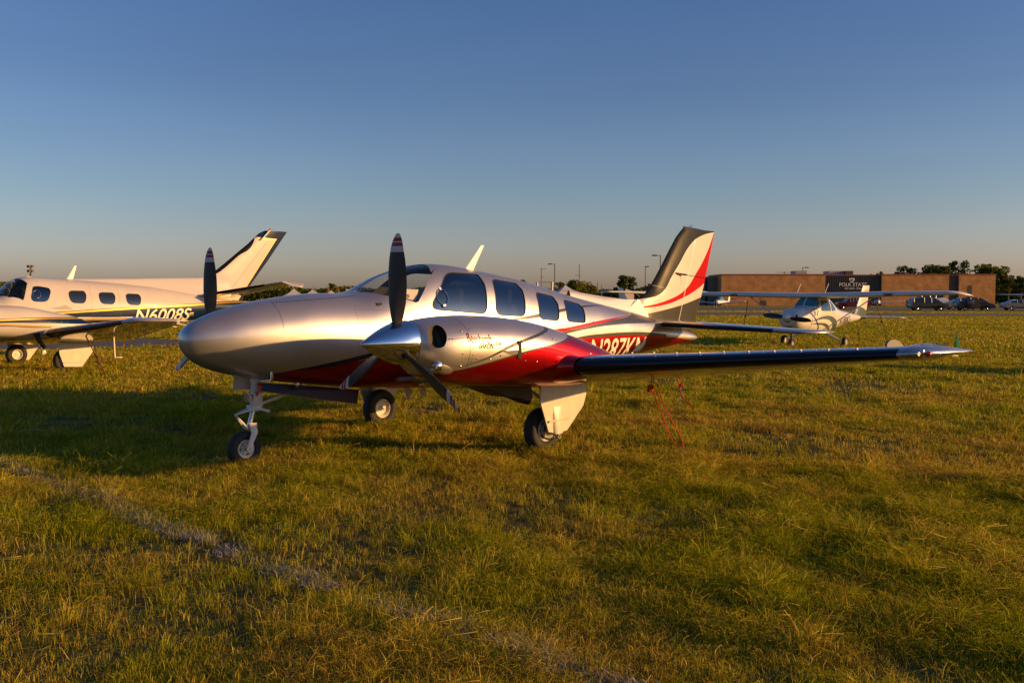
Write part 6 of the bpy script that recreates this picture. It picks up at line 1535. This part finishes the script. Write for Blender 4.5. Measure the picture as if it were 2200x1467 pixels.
def grass(D0, D1, rho, blades, hgt, wid, seed, half=.64, tuft=False, spots=None):
    rr = np.random.RandomState(seed)
    area = half * (D1 ** 2 - D0 ** 2); nt_ = int(area * rho)
    D = np.sqrt(rr.uniform(D0 ** 2, D1 ** 2, nt_)); th = rr.uniform(-half, half, nt_)
    x = CAMP[0] + D * np.cos(YAW + th); y = CAMP[1] + D * np.sin(YAW + th)
    dens = fbm(x, y, 1.6); bare = fbm(x, y, 2.6, 40)
    keep = rr.uniform(0, 1, nt_) < np.clip((dens - .10) * 3.6, .35, 1) * np.clip((bare - .25) * 7, .22, 1)
    # keep off the paved strips
    px_ = 1100 + FPX * ((x - CAMP[0]) * _rt[0] + (y - CAMP[1]) * _rt[1]) / ((x - CAMP[0]) * FH[0] + (y - CAMP[1]) * FH[1])
    dep = (x - CAMP[0]) * FH[0] + (y - CAMP[1]) * FH[1]; py_ = 641 + CAMP[2] * FPX / dep
    ne = np.interp(px_, [-300, 27, 205, 392, 600], [761, 753, 748, 741, 735]); fe = np.interp(px_, [-300, 200, 307, 392, 600], [716, 722, 726.5, 732, 733.5])
    keep &= ~((px_ < 600) & (py_ < ne) & (py_ > fe))
    x = x[keep]; y = y[keep]; n = len(x)
    th_ = fbm(x, y, .55, 9); big = fbm(x, y, 4.5, 60); tall = (.45 + .9 * np.clip((th_ - .3) * 1.9, 0, 1.25)) * (rr.rand(n) * .4 + .75)
    if spots is not None: x = np.concatenate([x, spots[:, 0]]); y = np.concatenate([y, spots[:, 1]]); tall = np.concatenate([tall, np.full(len(spots), .62)]); big = np.concatenate([big, np.full(len(spots), .5)])
    x = np.repeat(x, blades); y = np.repeat(y, blades); tall = np.repeat(tall, blades); big = np.repeat(big, blades); N_ = len(x)
    dist = np.hypot(x - CAMP[0], y - CAMP[1]); lod = np.clip(dist / 9.0, 1, 9)
    sp = .028 * lod ** .6
    ax = rr.normal(size=N_); ay = rr.normal(size=N_); x = x + ax * sp; y = y + ay * sp
    az = np.arctan2(ay, ax) + rr.normal(size=N_) * .9; lean = np.abs(rr.normal(size=N_)) * .75 + .15
    if tuft: lean = lean * .55 + .10
    h = hgt * tall * rr.uniform(.55, 1.2, N_); h *= np.where(rr.rand(N_) < .05, 1.5, 1)
    w = wid * lod * rr.uniform(.6, 1.3, N_)
    dx, dy = np.cos(az), np.sin(az); fa = az + math.pi / 2 + rr.normal(size=N_) * .7; wx, wy = np.cos(fa) * w / 2, np.sin(fa) * w / 2
    z0 = np.zeros(N_)
    m1 = .5; bx_ = x + dx * h * lean * .35; by_ = y + dy * h * lean * .35; tx_ = x + dx * h * lean * 1.1; ty_ = y + dy * h * lean * 1.1
    V = np.stack([np.stack([x - wx, y - wy, z0 - .01], -1), np.stack([x + wx, y + wy, z0 - .01], -1), np.stack([bx_ + wx * .8, by_ + wy * .8, h * .58], -1), np.stack([bx_ - wx * .8, by_ - wy * .8, h * .58], -1),
                  np.stack([tx_ + wx * .12, ty_ + wy * .12, h * np.clip(1.02 - lean * .38, .3, 1)], -1), np.stack([tx_ - wx * .12, ty_ - wy * .12, h * np.clip(1.0 - lean * .38, .28, 1)], -1)], 1).reshape(-1, 3)
    b = (np.arange(N_) * 6)[:, None]; F = np.concatenate([b + np.array([[0, 1, 2, 3]]), b + np.array([[3, 2, 4, 5]])])
    pal = np.array([[.175, .235, .011], [.32, .325, .015], [.46, .405, .025], [.66, .52, .10], [.40, .26, .06]])
    u = rr.rand(N_) * 1.15 + (big - .5) * .7; patch = fbm(x, y, .8, 33); u = u + (patch - .5) * 1.0 + (rr.rand(N_) < .10) * .35
    k = np.digitize(u, [.30, .62, .90, 1.12]); reddish = (fbm(x, y, .9, 77) > .56) & (rr.rand(N_) < .22); k = np.where(reddish, 4, k)
    c = pal[k] * rr.uniform(.7, 1.3, (N_, 1)); ch = chalk(x, y) * (rr.rand(N_) < .5); c = c * (1 - ch[:, None] * .6) + np.array([.40, .40, .36]) * ch[:, None] * .6
    C4 = np.concatenate([c, np.ones((N_, 1))], 1)
    C6 = np.repeat(C4, 6, axis=0)
    return V, F, C6
rw = np.random.RandomState(3); WSP = np.concatenate([np.array([cx_, cy_]) + rw.uniform(-1, 1, (26, 2)) * np.array([.30, .20]) for cx_, cy_ in ((-.8, .02), (-3.6, 1.5), (-3.6, -1.42), (-4.3, -14.2), (-4.3, -17.4))])
GV = []; GF = []; GC = []; off_ = 0
for a in [(2.6, 6.0, 950, 13, .095, .0030, 1), (6.0, 10.0, 650, 12, .095, .0034, 2), (10, 18, 260, 11, .095, .0046, 3), (18, 34, 70, 10, .10, .0060, 4), (34, 62, 19, 7, .10, .0070, 5), (62, 94, 8, 6, .10, .0075, 6), (114.5, 131, 5, 5, .10, .0075, 7),
          (2.8, 9, 5.0, 46, .17, .0034, 21, .64, True), (9, 20, 3.2, 40, .17, .0046, 22, .64, True), (20, 40, 1.2, 26, .17, .0058, 23, .64, True), (5, 6, 0.5, 40, .15, .0036, 24, .64, True, WSP)]:
    V, F, C = grass(*a); GV.append(V); GF.append(F + off_); GC.append(C); off_ += len(V)
g = fast_mesh('grass', np.concatenate(GV), np.concatenate(GF), GM, None, np.concatenate(GC)); tag(g, "short patchy green and straw-coloured grass covering the airfield", "grass", kind='stuff')
print('blades', off_ // 6)
# chalk line: short whitened blades along a straight strip
rr = np.random.RandomState(9); n_ = 22000
y = rr.uniform(-12, 9, n_); x = .93 + .04 * np.sin(y * .7) + rr.normal(size=n_) * .065; k_ = fbm(x, y, .35, 20) > .47; x = x[k_]; y = y[k_]; n_ = len(x)
h = rr.uniform(.004, .03, n_); a = rr.uniform(0, 6.283, n_); l_ = rr.uniform(.02, .06, n_); w_ = rr.uniform(.0025, .005, n_)
d = np.stack([np.cos(a), np.sin(a), 0 * a], -1); e_ = np.stack([-np.sin(a), np.cos(a), 0 * a], -1); b = np.stack([x, y, 0 * x + rr.uniform(0, .03, n_)], -1)
V = np.stack([b - e_ * w_[:, None], b + e_ * w_[:, None], b + d * l_[:, None] + e_ * w_[:, None] * .3 + np.stack([0 * h, 0 * h, h], -1), b + d * l_[:, None] - e_ * w_[:, None] * .3 + np.stack([0 * h, 0 * h, h], -1)], 1).reshape(-1, 3)
c = np.array([.38, .38, .37]) * rr.uniform(.5, 1.25, (n_, 1)); C = np.repeat(np.concatenate([c, np.ones((n_, 1))], 1), 4, axis=0)
structure(fast_mesh('chalk_line', V, np.arange(4 * n_).reshape(n_, 4), GM, None, C))
